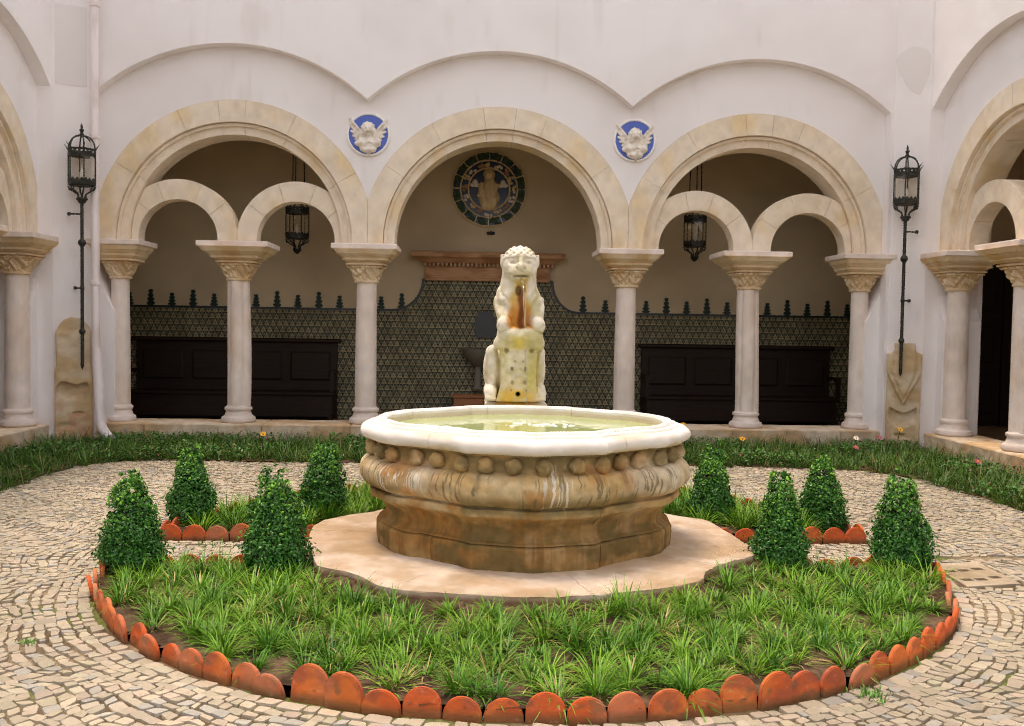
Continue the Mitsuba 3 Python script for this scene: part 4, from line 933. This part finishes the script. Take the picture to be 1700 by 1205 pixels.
def curve(prof, n=10):
    # Catmull-Rom through the profile's points (open)
    p = np.array(prof); q = np.vstack([2 * p[0] - p[1], p, 2 * p[-1] - p[-2]]); out = []
    for i in range(1, len(q) - 2):
        for t in np.arange(n) / n:
            out.append(tuple(0.5 * (2 * q[i] + (q[i + 1] - q[i - 1]) * t + (2 * q[i - 1] - 5 * q[i] + 4 * q[i + 1] - q[i + 2]) * t * t + (3 * q[i] - q[i - 1] - 3 * q[i + 1] + q[i + 2]) * t ** 3)))
    return out + [tuple(p[-1])]
def dense(prof, step=0.02):
    out = []
    for a_, b_ in zip(prof, prof[1:] + prof[:1]):
        nn = max(1, int(math.hypot(b_[0] - a_[0], b_[1] - a_[1]) / step)); out += [(lerp(a_[0], b_[0], i / nn), lerp(a_[1], b_[1], i / nn)) for i in range(nn)]
    return out
tor = [(1.068 + 0.054 * math.cos(t), 0.888 + 0.048 * math.sin(t)) for t in np.linspace(math.radians(70), math.radians(-100), 30)]
rim = [(0.945, 0.80), (0.945, 0.955), (0.955, 0.968), (0.968, 0.972), (1.0, 0.972), (1.008, 0.962), (1.010, 0.955), (1.035, 0.953), (1.042, 0.945), (1.046, 0.936), (1.066, 0.936)] + tor + [(1.045, 0.8425), (1.0, 0.842), (1.0, 0.80)]
bj = [-164, -119, -78, -40, 34.5, 71, 112, 152, 196]
for i in range(8): add('rim_block', sweep(rim, bj[i] + 0.12, bj[i + 1] - 0.12, 0.003, i), 'm_rim', Kf, 13)
fr_ = [(0.88, 0.715), (0.88, 0.84), (1.05, 0.84), (1.052, 0.828), (1.020, 0.822), (1.016, 0.735), (1.03, 0.725), (1.03, 0.715)]
add('frieze', sweep(dense(fr_, 0.05), -180, 180, 0.003, 3), 'm_basin', Kf, 13)
bel = [(0.85, 0.525), (0.85, 0.714)] + curve([(1.035, 0.722), (1.06, 0.720), (1.092, 0.703), (1.117, 0.672), (1.126, 0.635), (1.120, 0.595), (1.102, 0.564), (1.075, 0.541), (1.04, 0.527)], 5)
bj = [-171, -128, -84, -52, -4, 38, 84, 130, 189]
for i in range(8): add('belly_block', sweep(bel, bj[i] + 0.03, bj[i + 1] - 0.03, 0.005, i), 'm_basin', Kf, 13)
nk = [(0.82, 0.27), (0.82, 0.524), (1.016, 0.524), (1.018, 0.514), (1.05, 0.510), (1.056, 0.505), (1.056, 0.472), (1.05, 0.464)] + curve([(1.03, 0.455), (0.992, 0.436), (0.962, 0.405), (0.948, 0.37), (0.948, 0.338), (0.962, 0.312), (0.99, 0.300)], 5) + [(0.992, 0.291), (0.968, 0.288), (0.968, 0.27)]
bj = [-158, -112, -70, -38, 24, 62, 100, 146, 202]
for i in range(8): add('neck_block', sweep(nk, bj[i] + 0.05, bj[i + 1] - 0.05, 0.006, 20 + i), 'm_basin', Kf, 13)
bs = [(0.80, 0.13), (0.80, 0.285), (0.985, 0.286), (1.002, 0.280), (1.008, 0.268), (1.008, 0.20), (1.000, 0.135)]
bj = [-150, -104, -71, -43.5, 27, 62, 104, 148, 210]
for i in range(8): add('base_block', sweep(dense(bs, 0.03), bj[i] + 0.18, bj[i + 1] - 0.18, 0.007, 40 + i), 'm_basin', Kf, 13)
add('core', lathe([(0.78, 0.14), (0.78, 0.80)], 48), 'm_basin', Kf, 30)
for i in range(34):
    ph = -180 + (i + 0.35) * 360 / 34 + rg.normal(0, 0.5); rr_ = float(plan(np.array([ph]))[0]) * 1.042
    m = blob((0, 0, 0), (0.049, 0.049, 0.050), i); m.apply_translation((rr_ * math.sin(math.radians(ph)), -rr_ * math.cos(math.radians(ph)), 0.772))
    add('ball', m, 'm_basin', Kf, True)
# platform slabs: radial cuts
cuts = [-152, -97, -33, 12, 58, 103, 150, 208]
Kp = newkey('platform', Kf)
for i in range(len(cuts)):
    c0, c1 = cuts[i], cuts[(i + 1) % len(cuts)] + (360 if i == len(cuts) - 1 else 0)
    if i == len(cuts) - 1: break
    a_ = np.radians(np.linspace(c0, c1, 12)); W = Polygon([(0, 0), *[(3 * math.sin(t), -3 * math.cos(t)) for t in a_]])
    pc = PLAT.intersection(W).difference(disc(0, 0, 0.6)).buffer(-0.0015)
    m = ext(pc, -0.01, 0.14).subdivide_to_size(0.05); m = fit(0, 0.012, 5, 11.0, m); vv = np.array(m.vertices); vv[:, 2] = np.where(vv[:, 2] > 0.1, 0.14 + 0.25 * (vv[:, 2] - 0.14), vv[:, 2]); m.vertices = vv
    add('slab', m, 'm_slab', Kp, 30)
ph = np.arange(0, 360, 3.0); q = plan(ph) * 0.95
wv = np.stack([q * np.sin(np.radians(ph)), -q * np.cos(np.radians(ph))], 1)
X = trimesh.creation.triangulate_polygon(Polygon(wv), engine='earcut')
wm = trimesh.Trimesh(np.column_stack([X[0], np.full(len(X[0]), 0.905)]), X[1], process=False)
if wm.face_normals[0, 2] < 0: wm.invert()
add('water', wm, 'm_water', Kf, False, label='murky green water in the basin')
fm = []
for i in range(34):
    x = 0.09 + rg.choice((-0.19, -0.1, 0.0, 0.02, 0.05, 0.13, 0.2)) + rg.normal(0, 0.025); y = rg.normal(0.10, 0.05); r = rg.uniform(0.004, 0.012)
    m = trimesh.creation.icosphere(1, 1.0); m.vertices = np.array(m.vertices) * (r * 1.8, r * 1.3, r * 0.7); m.apply_translation((x, y, 0.906)); fm.append(m)
add('foam', cat(fm), 'm_foam', Kf, True, kind='stuff', label='white foam and splashes on the water')

# ------------------------------------------------------------------ lion statue
def lion(p):
    p = p * np.array([1 / 0.87, 1.0, 1.0]); x, y, z = p.T
    d = s_cap(p, (0, 0.06, 0.20), (0, 0.05, 0.80), 0.21, 0.165)                                       # trunk
    d = smin(d, s_ell(p, (0.0, 0.05, 0.79), (0.208, 0.20, 0.19)), 0.05)                               # shoulders and mane
    d = smin(d, s_cap(p, (0.005, 0.03, 0.84), (0.014, -0.02, 1.04), 0.185, 0.158), 0.05)               # neck mane
    head = s_ell(p, (0.015, -0.06, 1.10), (0.158, 0.155, 0.15))
    head = smin(head, s_ell(p, (0.015, -0.155, 1.055), (0.105, 0.085, 0.075)), 0.05)                   # muzzle
    head = smin(head, s_cap(p, (0.015, -0.185, 1.155), (0.015, -0.232, 1.085), 0.030, 0.036), 0.02)     # nose
    head = smin(head, s_ell(p, (-0.035, -0.19, 1.045), (0.055, 0.045, 0.036)), 0.02); head = smin(head, s_ell(p, (0.065, -0.19, 1.045), (0.055, 0.045, 0.036)), 0.02)
    head = smin(head, s_ell(p, (0.015, -0.165, 0.995), (0.06, 0.05, 0.032)), 0.02)                     # chin
    for s in (-1, 1):
        head = smax(head, -s_ell(p, (0.015 + s * 0.078, -0.215, 1.135), (0.058, 0.045, 0.030)), 0.02)
        head = smin(head, s_ell(p, (0.015 + s * 0.075, -0.158, 1.128), (0.028, 0.026, 0.019)), 0.008)
        head = smin(head, s_ell(p, (0.015 + s * 0.162, -0.045, 1.135), (0.022, 0.035, 0.05)), 0.012); head = smin(head, s_cap(p, (0.015 + s * 0.160, -0.05, 1.165), (0.015 + s * 0.178, -0.06, 1.190), 0.018, 0.008), 0.01)
        head = smax(head, -s_ell(p, (0.015 + s * 0.035, -0.235, 1.075), (0.012, 0.012, 0.007)), 0.006)
    head = smax(head, -s_ell(p, (0.015, -0.225, 1.014), (0.078, 0.045, 0.008)), 0.006)                  # mouth
    d = smin(d, head, 0.03)
    cap_ = np.maximum(s_ell(p, (0.015, -0.045, 1.125), (0.163, 0.182, 0.140)), 1.172 - z - 0.10 * np.abs(x - 0.015))
    d = smin(d, cap_, 0.008)
    d = smax(d, -s_ell(p, (0.02, -0.235, 0.985), (0.018, 0.06, 0.018)), 0.01)                           # spout mouth
    for s, c, zt_ in ((-1, 0.02, 0.62), (1, 0.03, 0.62)):                                              # forelegs and paws
        d = smin(d, s_cap(p, (c + s * 0.15, 0.0, 0.80), (c + s * 0.145, -0.14, 0.63), 0.07, 0.06), 0.03)
        paw = s_ell(p, (c + s * 0.150, -0.205, zt_), (0.068, 0.075, 0.075))
        for t in (-0.036, -0.012, 0.012, 0.036): paw = smin(paw, s_cap(p, (c + s * 0.148 + t, -0.23, zt_ + 0.03), (c + s * 0.148 + t, -0.25, zt_ - 0.035), 0.0165), 0.008)
        d = smin(d, paw, 0.012)
    for s, c in ((-1, -0.03), (1, 0.0)):                                                               # haunches and feet
        d = smin(d, s_ell(p, (c + s * 0.19, 0.06, 0.26), (0.09, 0.20, 0.20)), 0.03)
        d = smin(d, s_cap(p, (c + s * 0.205, -0.09, 0.40), (c + s * 0.205, -0.07, 0.18), 0.058, 0.05), 0.015)
        ft = s_cap(p, (c + s * 0.21, -0.04, 0.10), (c + s * 0.215, -0.14, 0.075), 0.065, 0.06)
        for t in (-0.036, -0.012, 0.012, 0.036): ft = smin(ft, s_cap(p, (c + s * 0.215 + t, -0.17, 0.085), (c + s * 0.215 + t, -0.195, 0.03), 0.0165), 0.008)
        d = smin(d, ft, 0.012)
    mane = 0.012 * np.abs(np.sin(z * 21 - 34 * np.abs(x) + 3.5 * meshkit.noise(p * 9, 2))) * np.clip((np.abs(x) - 0.07) * 10, 0, 1) * np.clip((z - 0.66) * 8, 0, 1) * np.clip((1.0 - z) * 8, 0, 1)
    curls = 0.008 * np.sin(x * 100) * np.sin(z * 130 + 1.0) * (z > 1.185)
    return np.maximum(d - mane - curls, -z) * 0.87
def shield(p):
    x, y, z = p.T; ax = np.abs(x - 0.01)
    lob = smin(s_ell(p, (-0.065, -0.20, 0.535), (0.105, 0.085, 0.080)), s_ell(p, (0.095, -0.20, 0.535), (0.105, 0.085, 0.080)), 0.006)
    lob = smin(lob, s_box(p, (0.01, -0.18, 0.475), (0.205, 0.06, 0.05), 0.045), 0.03)
    w = 0.152 + 0.045 * np.clip((0.16 - z) / 0.16, 0, 1) ** 1.6 + 0.012 * np.clip((z - 0.3) / 0.15, 0, 1)
    pl = np.maximum.reduce([ax - w, np.abs(y + 0.15 + 0.0 * z) - (0.085 - 0.25 * ax ** 1.3), z - 0.47, -z])
    d = smin(lob, pl + 0.01, 0.02)
    rel = 0.020 * np.sin((ax - 0.01) * 48 + 3 * np.sin(z * 26)) * np.cos(z * 34 + 1) * np.clip((0.115 - ax) * 18, 0, 1) * np.clip((z - 0.08) * 9, 0, 1) * np.clip((0.42 - z) * 9, 0, 1)
    d = d - rel
    for s in (-1, 1):
        d = smax(d, -s_ell(p, (0.01 + s * 0.055, -0.235, 0.275), (0.012, 0.035, 0.022)), 0.006); d = smax(d, -s_ell(p, (0.01 + s * 0.05, -0.235, 0.165), (0.018, 0.035, 0.011)), 0.006)
        d = smax(d, -s_ell(p, (0.01 + s * 0.10, -0.225, 0.42), (0.025, 0.03, 0.012)), 0.01)
    return np.maximum(smax(d, -s_cap(p, (0.005, -0.30, 0.075), (0.005, -0.15, 0.075), 0.014), 0.005), -z)
K = thing('lion_statue', 'stone statue of a seated lion gripping a shield, water spouting from its mouth', 'statue')
LF = trimesh.transformations.translation_matrix((LX, LY, LZ))
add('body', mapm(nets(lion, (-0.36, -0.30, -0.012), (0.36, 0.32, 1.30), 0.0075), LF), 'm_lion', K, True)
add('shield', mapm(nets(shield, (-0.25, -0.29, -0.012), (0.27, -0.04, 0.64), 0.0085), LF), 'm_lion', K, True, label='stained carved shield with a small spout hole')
add('pedestal', cat(cbx(-0.25, 0.25, LY - 0.14, LY + 0.32, 0.13, LZ, 0.015)), 'm_lion', K, False)
t = np.linspace(0, 1, 16)
jx = LX + 0.02 + 0.035 * t; jy = LY - 0.235 - 0.42 * t ** 0.9; jz = LZ + 0.985 - 0.02 * t - 1.03 * t ** 1.8
jr = 0.0075 + 0.003 * np.sin(t * 20)
add('water_jet', tube(np.stack([jx, jy, jz], 1), jr, 10), 'm_jet', None, True, label='thin arc of clear water falling from the lion\'s mouth', cat='water')

# ------------------------------------------------------------------ planting
def blades(base, L, lean, az, width, droop, rng, nseg=3):
    """arching grass blades: (n, 3) roots -> vertices, faces, blade index"""
    n_ = len(base); ts = np.linspace(0, 1, nseg + 1)
    d = np.stack([np.cos(az), np.sin(az)], 1); side = np.stack([-np.sin(az), np.cos(az), 0 * az], 1)
    V_ = []
    for i, t_ in enumerate(ts):
        ang = lean + droop * t_
        # integrate roughly
        r_ = L * t_ * np.sin(lean + droop * t_ * 0.5); z_ = L * t_ * np.cos(lean + droop * t_ * 0.5)
        c = base + np.stack([d[:, 0] * r_, d[:, 1] * r_, z_], 1)
        if i < nseg:
            w = (width * (1 - 0.55 * t_ ** 2) / 2)[:, None]; V_ += [c - side * w, c + side * w]
        else: V_.append(c)
    V_ = np.stack(V_, 1); m = V_.shape[1]; f = []
    for i in range(nseg - 1): a_ = 2 * i; f += [[a_, a_ + 1, a_ + 3], [a_, a_ + 3, a_ + 2]]
    a_ = 2 * (nseg - 1); f.append([a_, a_ + 1, a_ + 2]); f = np.array(f)
    return V_.reshape(-1, 3), (f[None] + (np.arange(n_) * m)[:, None, None]).reshape(-1, 3), m
def scatter(poly, spacing, rng):
    x0, y0, x1, y1 = poly.bounds
    X, Y = np.meshgrid(np.arange(x0, x1, spacing), np.arange(y0, y1, spacing)); p = np.stack([X.ravel(), Y.ravel()], 1) + rng.uniform(-0.42, 0.42, (X.size, 2)) * spacing
    return p[shapely.contains_xy(poly, p[:, 0], p[:, 1])]
def grass_mass(name, centers, nb, Lr, rad, wr, cols, label, seed, z0=0.04, lean=(0.05, 0.9), droop=(0.3, 1.3), dry=0.06):
    rng = np.random.default_rng(seed); n_ = len(centers)
    tl = rng.uniform(0.62, 1.25, n_); tone = rng.random(n_); dryt = np.clip(rng.normal(0.4, 1.0, n_), 0.05, 3)
    idx = np.repeat(np.arange(n_), nb); m_ = len(idx)
    az = rng.uniform(0, 2 * np.pi, m_); rr_ = rad * np.sqrt(rng.random(m_))
    b = np.stack([centers[idx, 0] + rr_ * np.cos(az), centers[idx, 1] + rr_ * np.sin(az), z0 - 0.015 + mound(centers)[idx]], 1)
    L = rng.uniform(*Lr, m_) * tl[idx]; az2 = az + rng.normal(0, 0.5, m_)
    ln = rng.uniform(*lean, m_); dp = rng.uniform(*droop, m_)
    isdry = rng.random(m_) < dry * dryt[idx]; ln[isdry] += 0.35
    v, f, per = blades(b, L, ln, az2, rng.uniform(*wr, m_), dp, rng)
    c0, c1, c2 = (np.array(c_) for c_ in cols)
    u = np.clip(0.6 * tone[idx] + 0.5 * rng.random(m_) - 0.05, 0, 1)[:, None]
    c = c0 * (1 - u) + c1 * u; c[isdry] = c2 * rng.uniform(0.6, 1.1, (isdry.sum(), 1))
    c = c * rng.uniform(0.75, 1.25, (m_, 1))
    add(name, trimesh.Trimesh(v, f, process=False), 'm_grass', None, False, color=np.repeat(c, per, 0), kind='stuff', label=label)
rp = np.random.default_rng(33)
GREEN = ((0.030, 0.135, 0.006), (0.205, 0.385, 0.020), (0.46, 0.36, 0.13))
front = scatter(BED_F.buffer(-0.09), 0.150, rp)
front = front[~((front[:, 1] < -2.05) & (rp.random(len(front)) < 0.12))]
grass_mass('bed_grass', front, 92, (0.09, 0.195), 0.028, (0.0050, 0.0088), GREEN, 'tufted green grass filling the front bed', 1, lean=(0.05, 1.25), droop=(0.3, 1.5), dry=0.17)
backp = scatter(BED_B.buffer(-0.14), 0.17, rp)
grass_mass('bed_grass', backp, 60, (0.16, 0.26), 0.04, (0.006, 0.009), GREEN, 'tufted grass in the bed behind the fountain', 2)
bord = sbox(-5.68, -0.5, 5.68, 6.02).difference(INNER.buffer(-0.01))
bp = scatter(bord, 0.125, rp); bp = bp[(bp[:, 1] > 0.0)]
bp = bp[meshkit.fbm(np.column_stack([bp * 1.6, 0 * bp[:, 0]]), 3, 8) > 0.28]
grass_mass('border_grass', bp, 40, (0.06, 0.27), 0.07, (0.005, 0.011), ((0.020, 0.070, 0.008), (0.095, 0.190, 0.018), (0.30, 0.20, 0.08)), 'long grass strip along the foot of the arcade walls', 3, z0=0.0, lean=(0.0, 1.1), droop=(0.2, 1.6), dry=0.16)
lr = np.random.default_rng(91); lp = scatter(bord.buffer(-0.03), 0.05, lr); lp = lp[(lp[:, 1] > 0.0)]; lp = lp[meshkit.fbm(np.column_stack([lp * 1.3, 0 * lp[:, 0]]), 3, 17) > 0.5]
nl_ = len(lp) * 5; lc = np.repeat(lp, 5, 0) + lr.normal(0, 0.03, (nl_, 2)); lz = lr.uniform(0.02, 0.15, nl_)
ln_ = np.column_stack([lr.normal(0, 0.6, (nl_, 2)), np.ones(nl_)]); ln_ /= np.linalg.norm(ln_, axis=1, keepdims=True)
la = np.cross(ln_, lr.normal(0, 1, (nl_, 3))); la /= np.linalg.norm(la, axis=1, keepdims=True); lb = np.cross(ln_, la); ls = lr.uniform(0.012, 0.026, (nl_, 1)); lP = np.column_stack([lc, lz])
lv = np.stack([lP - la * ls, lP - lb * ls * 0.6, lP + la * ls, lP + lb * ls * 0.6], 1)
lcol = np.array([0.045, 0.13, 0.016]) * lr.uniform(0.6, 1.7, (nl_, 1)); red = lr.random(nl_) < 0.08; lcol[red] = np.array([0.20, 0.09, 0.05]) * lr.uniform(0.6, 1.2, (red.sum(), 1))
add('border_leaves', trimesh.Trimesh(lv.reshape(-1, 3), (np.array([[0, 1, 2], [0, 2, 3]])[None] + (np.arange(nl_) * 4)[:, None, None]).reshape(-1, 3), process=False), 'm_grass', None, False, color=np.repeat(lcol, 4, 0), kind='stuff', label='low broad-leaved weeds mixed into the grass strip')
# moss and weeds in joints
def weed(x, y, label, h=0.12, nl=40, seed=0, wide=0.06):
    K = thing('weed', label, 'weed'); r_ = np.random.default_rng(seed)
    v, f, per = blades(np.column_stack([x + r_.normal(0, wide * 0.4, nl), y + r_.normal(0, wide * 0.4, nl), np.zeros(nl)]), r_.uniform(0.4, 1, nl) * h, r_.uniform(0, 1.0, nl), r_.uniform(0, 6.28, nl), np.full(nl, 0.008), r_.uniform(0, 1, nl), r_)
    add('blade', trimesh.Trimesh(v, f, process=False), 'm_grass', K, False, color=np.repeat(np.array([[0.10, 0.24, 0.03]]) * r_.uniform(0.7, 1.3, (nl, 1)), per, 0), kind='stuff')
weed(1.38, -2.45, 'low green weed sprouting at the foot of the terracotta edging, front right', 0.06, 50, 1, 0.12)
weed(-2.15, 0.36, 'thin mossy tuft along the cobbled cross path below the left back edging', 0.04, 60, 5, 0.30)
weed(-2.55, -1.75, 'tiny green sprout between cobbles left of the bed', 0.04, 24, 6, 0.06)
weed(1.17, -0.95, 'bright green leafy weed at the front right corner of the fountain platform', 0.26, 40, 2, 0.07)

def shrub(x, y, h, R, label, seed, nl=8600):
    K = thing('conical_shrub', label, 'shrub', 'clipped conical box shrubs round the fountain'); r_ = np.random.default_rng(seed)
    zb = 0.03
    t = 1 - np.sqrt(1 - r_.random(nl) * 0.985); az = r_.uniform(0, 2 * np.pi, nl)
    prof = lambda t_: 1.09 * R * np.clip(np.minimum(1.0, (t_ + 0.16) / 0.34) ** 0.6, 0, 1) * (1 - 0.80 * ((t_ - 0.12) / 0.88).clip(0, 1) ** (1.05 + 0.14 * (seed % 5))) * np.clip((1.0 - t_) * 9 + 0.25, 0, 1) ** 0.5
    wob = 0.62 + 0.74 * meshkit.fbm(np.stack([np.cos(az) * 1.9, np.sin(az) * 1.9, t * 5.2], 1) + seed * 3.1, 3, seed)
    fr_ = np.clip(1 - np.abs(r_.normal(0, 0.30, nl)), 0.03, 1.15); fr_ += (r_.random(nl) < 0.12) * r_.uniform(0, 0.30, nl)
    rad = prof(t) * wob * fr_
    lx = 0.05 * math.sin(seed) * t * h
    sprig = np.floor(az / (2 * np.pi) * 9) + 9 * np.floor(t * 7); up_ = meshkit.noise(np.stack([sprig * 1.37, sprig * 0.71, 0 * sprig], 1) + seed) ** 2
    P = np.stack([x + rad * np.cos(az) + lx, y + rad * np.sin(az), zb + t * h * (0.93 + 0.06 * wob) + up_ * 0.22 * h * t ** 1.5], 1)
    nrm = np.stack([np.cos(az), np.sin(az), 0.7 + 0 * az], 1) + r_.normal(0, 0.75, (nl, 3)); nrm /= np.linalg.norm(nrm, axis=1, keepdims=True)
    a_ = np.cross(nrm, r_.normal(0, 1, (nl, 3))); a_ /= np.linalg.norm(a_, axis=1, keepdims=True); b_ = np.cross(nrm, a_)
    s1 = r_.uniform(0.009, 0.0175, (nl, 1)); s2 = s1 * 0.60
    V_ = np.stack([P - a_ * s1, P - b_ * s2 - nrm * 0.002, P + a_ * s1, P + b_ * s2 - nrm * 0.002, P + nrm * 0.003], 1)
    f = np.array([[0, 1, 4], [1, 2, 4], [2, 3, 4], [3, 0, 4]])
    F_ = (f[None] + (np.arange(nl) * 5)[:, None, None]).reshape(-1, 3)
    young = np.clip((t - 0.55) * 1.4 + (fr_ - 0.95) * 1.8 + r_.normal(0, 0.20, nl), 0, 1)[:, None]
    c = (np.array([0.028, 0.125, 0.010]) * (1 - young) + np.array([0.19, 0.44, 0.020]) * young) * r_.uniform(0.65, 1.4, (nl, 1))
    add('crown', trimesh.Trimesh(V_.reshape(-1, 3), F_, process=False), 'm_leaf', K, False, color=np.repeat(c, 5, 0))
    ms = [tube([(x, y, 0.0), (x, y, 0.3 * h), (x + lx[0] * 0, y, 0.8 * h)], [0.014, 0.010, 0.004], 6)]
    for i in range(14):
        z_ = h * (0.1 + 0.05 * i); q_ = i * 2.4; L = 0.75 * R * (1 - 0.06 * i)
        ms.append(tube([(x, y, z_), (x + 0.5 * L * math.cos(q_), y + 0.5 * L * math.sin(q_), z_ + 0.05), (x + L * math.cos(q_), y + L * math.sin(q_), z_ + 0.12)], [0.006, 0.004, 0.002], 5))
    add('trunk', cat(ms), 'm_bark', K)
SH = [(-2.455, -0.52, 0.66, 0.185, 'conical green shrub at the left end of the front bed'),
      (-1.56, -0.60, 0.69, 0.200, 'conical green shrub in the front bed at the left corner of the fountain platform'),
      (-2.535, 0.95, 0.63, 0.172, 'conical green shrub at the left end of the back bed'),
      (-1.535, 1.05, 0.68, 0.180, 'conical green shrub in the back bed close to the left side of the basin'),
      (1.57, 1.02, 0.65, 0.185, 'conical green shrub in the back bed close to the right side of the basin'),
      (1.66, -0.43, 0.66, 0.175, 'conical green shrub in the front bed near the right corner of the fountain platform'),
      (2.41, 0.80, 0.61, 0.170, 'conical green shrub at the right end of the back bed'),
      (2.475, -0.40, 0.66, 0.185, 'conical green shrub at the right end of the front bed')]
for i, (x, y, h, R, lb) in enumerate(SH): shrub(x, y, h, R, lb, 11 + i)

def flower(x, y, h, mat, label, r=0.035):
    K = thing('flower', label, 'flower', None)
    add('stem', tube([(x, y, 0), (x + 0.01, y - 0.01, h * 0.6), (x + 0.02, y - 0.03, h)], 0.004, 5), 'm_wreath', K)
    ms = []
    for i in range(9):
        a_ = i * 2 * math.pi / 9; m = trimesh.creation.icosphere(1, 1.0); m.vertices = np.array(m.vertices) * (r * 0.55, r * 0.24, r * 0.10)
        m.apply_transform(trimesh.transformations.rotation_matrix(-0.35, (0, 1, 0))); m.apply_translation((r * 0.62, 0, 0.004)); m.apply_transform(trimesh.transformations.rotation_matrix(a_, (0, 0, 1))); ms.append(m)
    h_ = cat(ms); h_.apply_transform(trimesh.transformations.rotation_matrix(0.7, (1, 0, 0))); h_.apply_translation((x + 0.02, y - 0.035, h)); add('petals', h_, mat, K, True)
    e = trimesh.creation.icosphere(1, r * 0.28); e.apply_translation((x + 0.02, y - 0.045, h + 0.006)); add('eye', e, 'm_yellow' if mat != 'm_yellow' else 'm_mantel', K, True)
def at(px, py, z):      # design-time: pixel of the photograph to a point at height z
    d = (px - 850) / FPX * rt - (py - 602.5) / FPX * up + fw; t_ = (z - CAM[2]) / d[2]; return CAM + t_ * d
FLW = [(-2.85, 5.0, 0.24, 'm_yellow', 'orange-yellow flower in the grass left of the fountain'), (2.98, 5.0, 0.24, 'm_yellow', 'orange-yellow flower in the grass right of the fountain'),
       (2.42, 5.75, 0.33, 'm_yellow', 'tall yellow flower against the ledge just right of the basin'), (4.45, 5.1, 0.25, 'm_white', 'white flower in the grass near the right corner pier'),
       (4.30, 4.75, 0.18, 'm_pink', 'dark pink flower below the white one near the right corner'), (5.15, 5.4, 0.33, 'm_yellow', 'yellow flower in front of the right carved corner stone'),
       (4.95, 3.2, 0.24, 'm_pink', 'dark pink flower in the grass strip along the right wall'), (4.90, 5.45, 0.22, 'm_pink', 'pale pink flower at the foot of the right corner pier')]
for fl in FLW: flower(*fl)
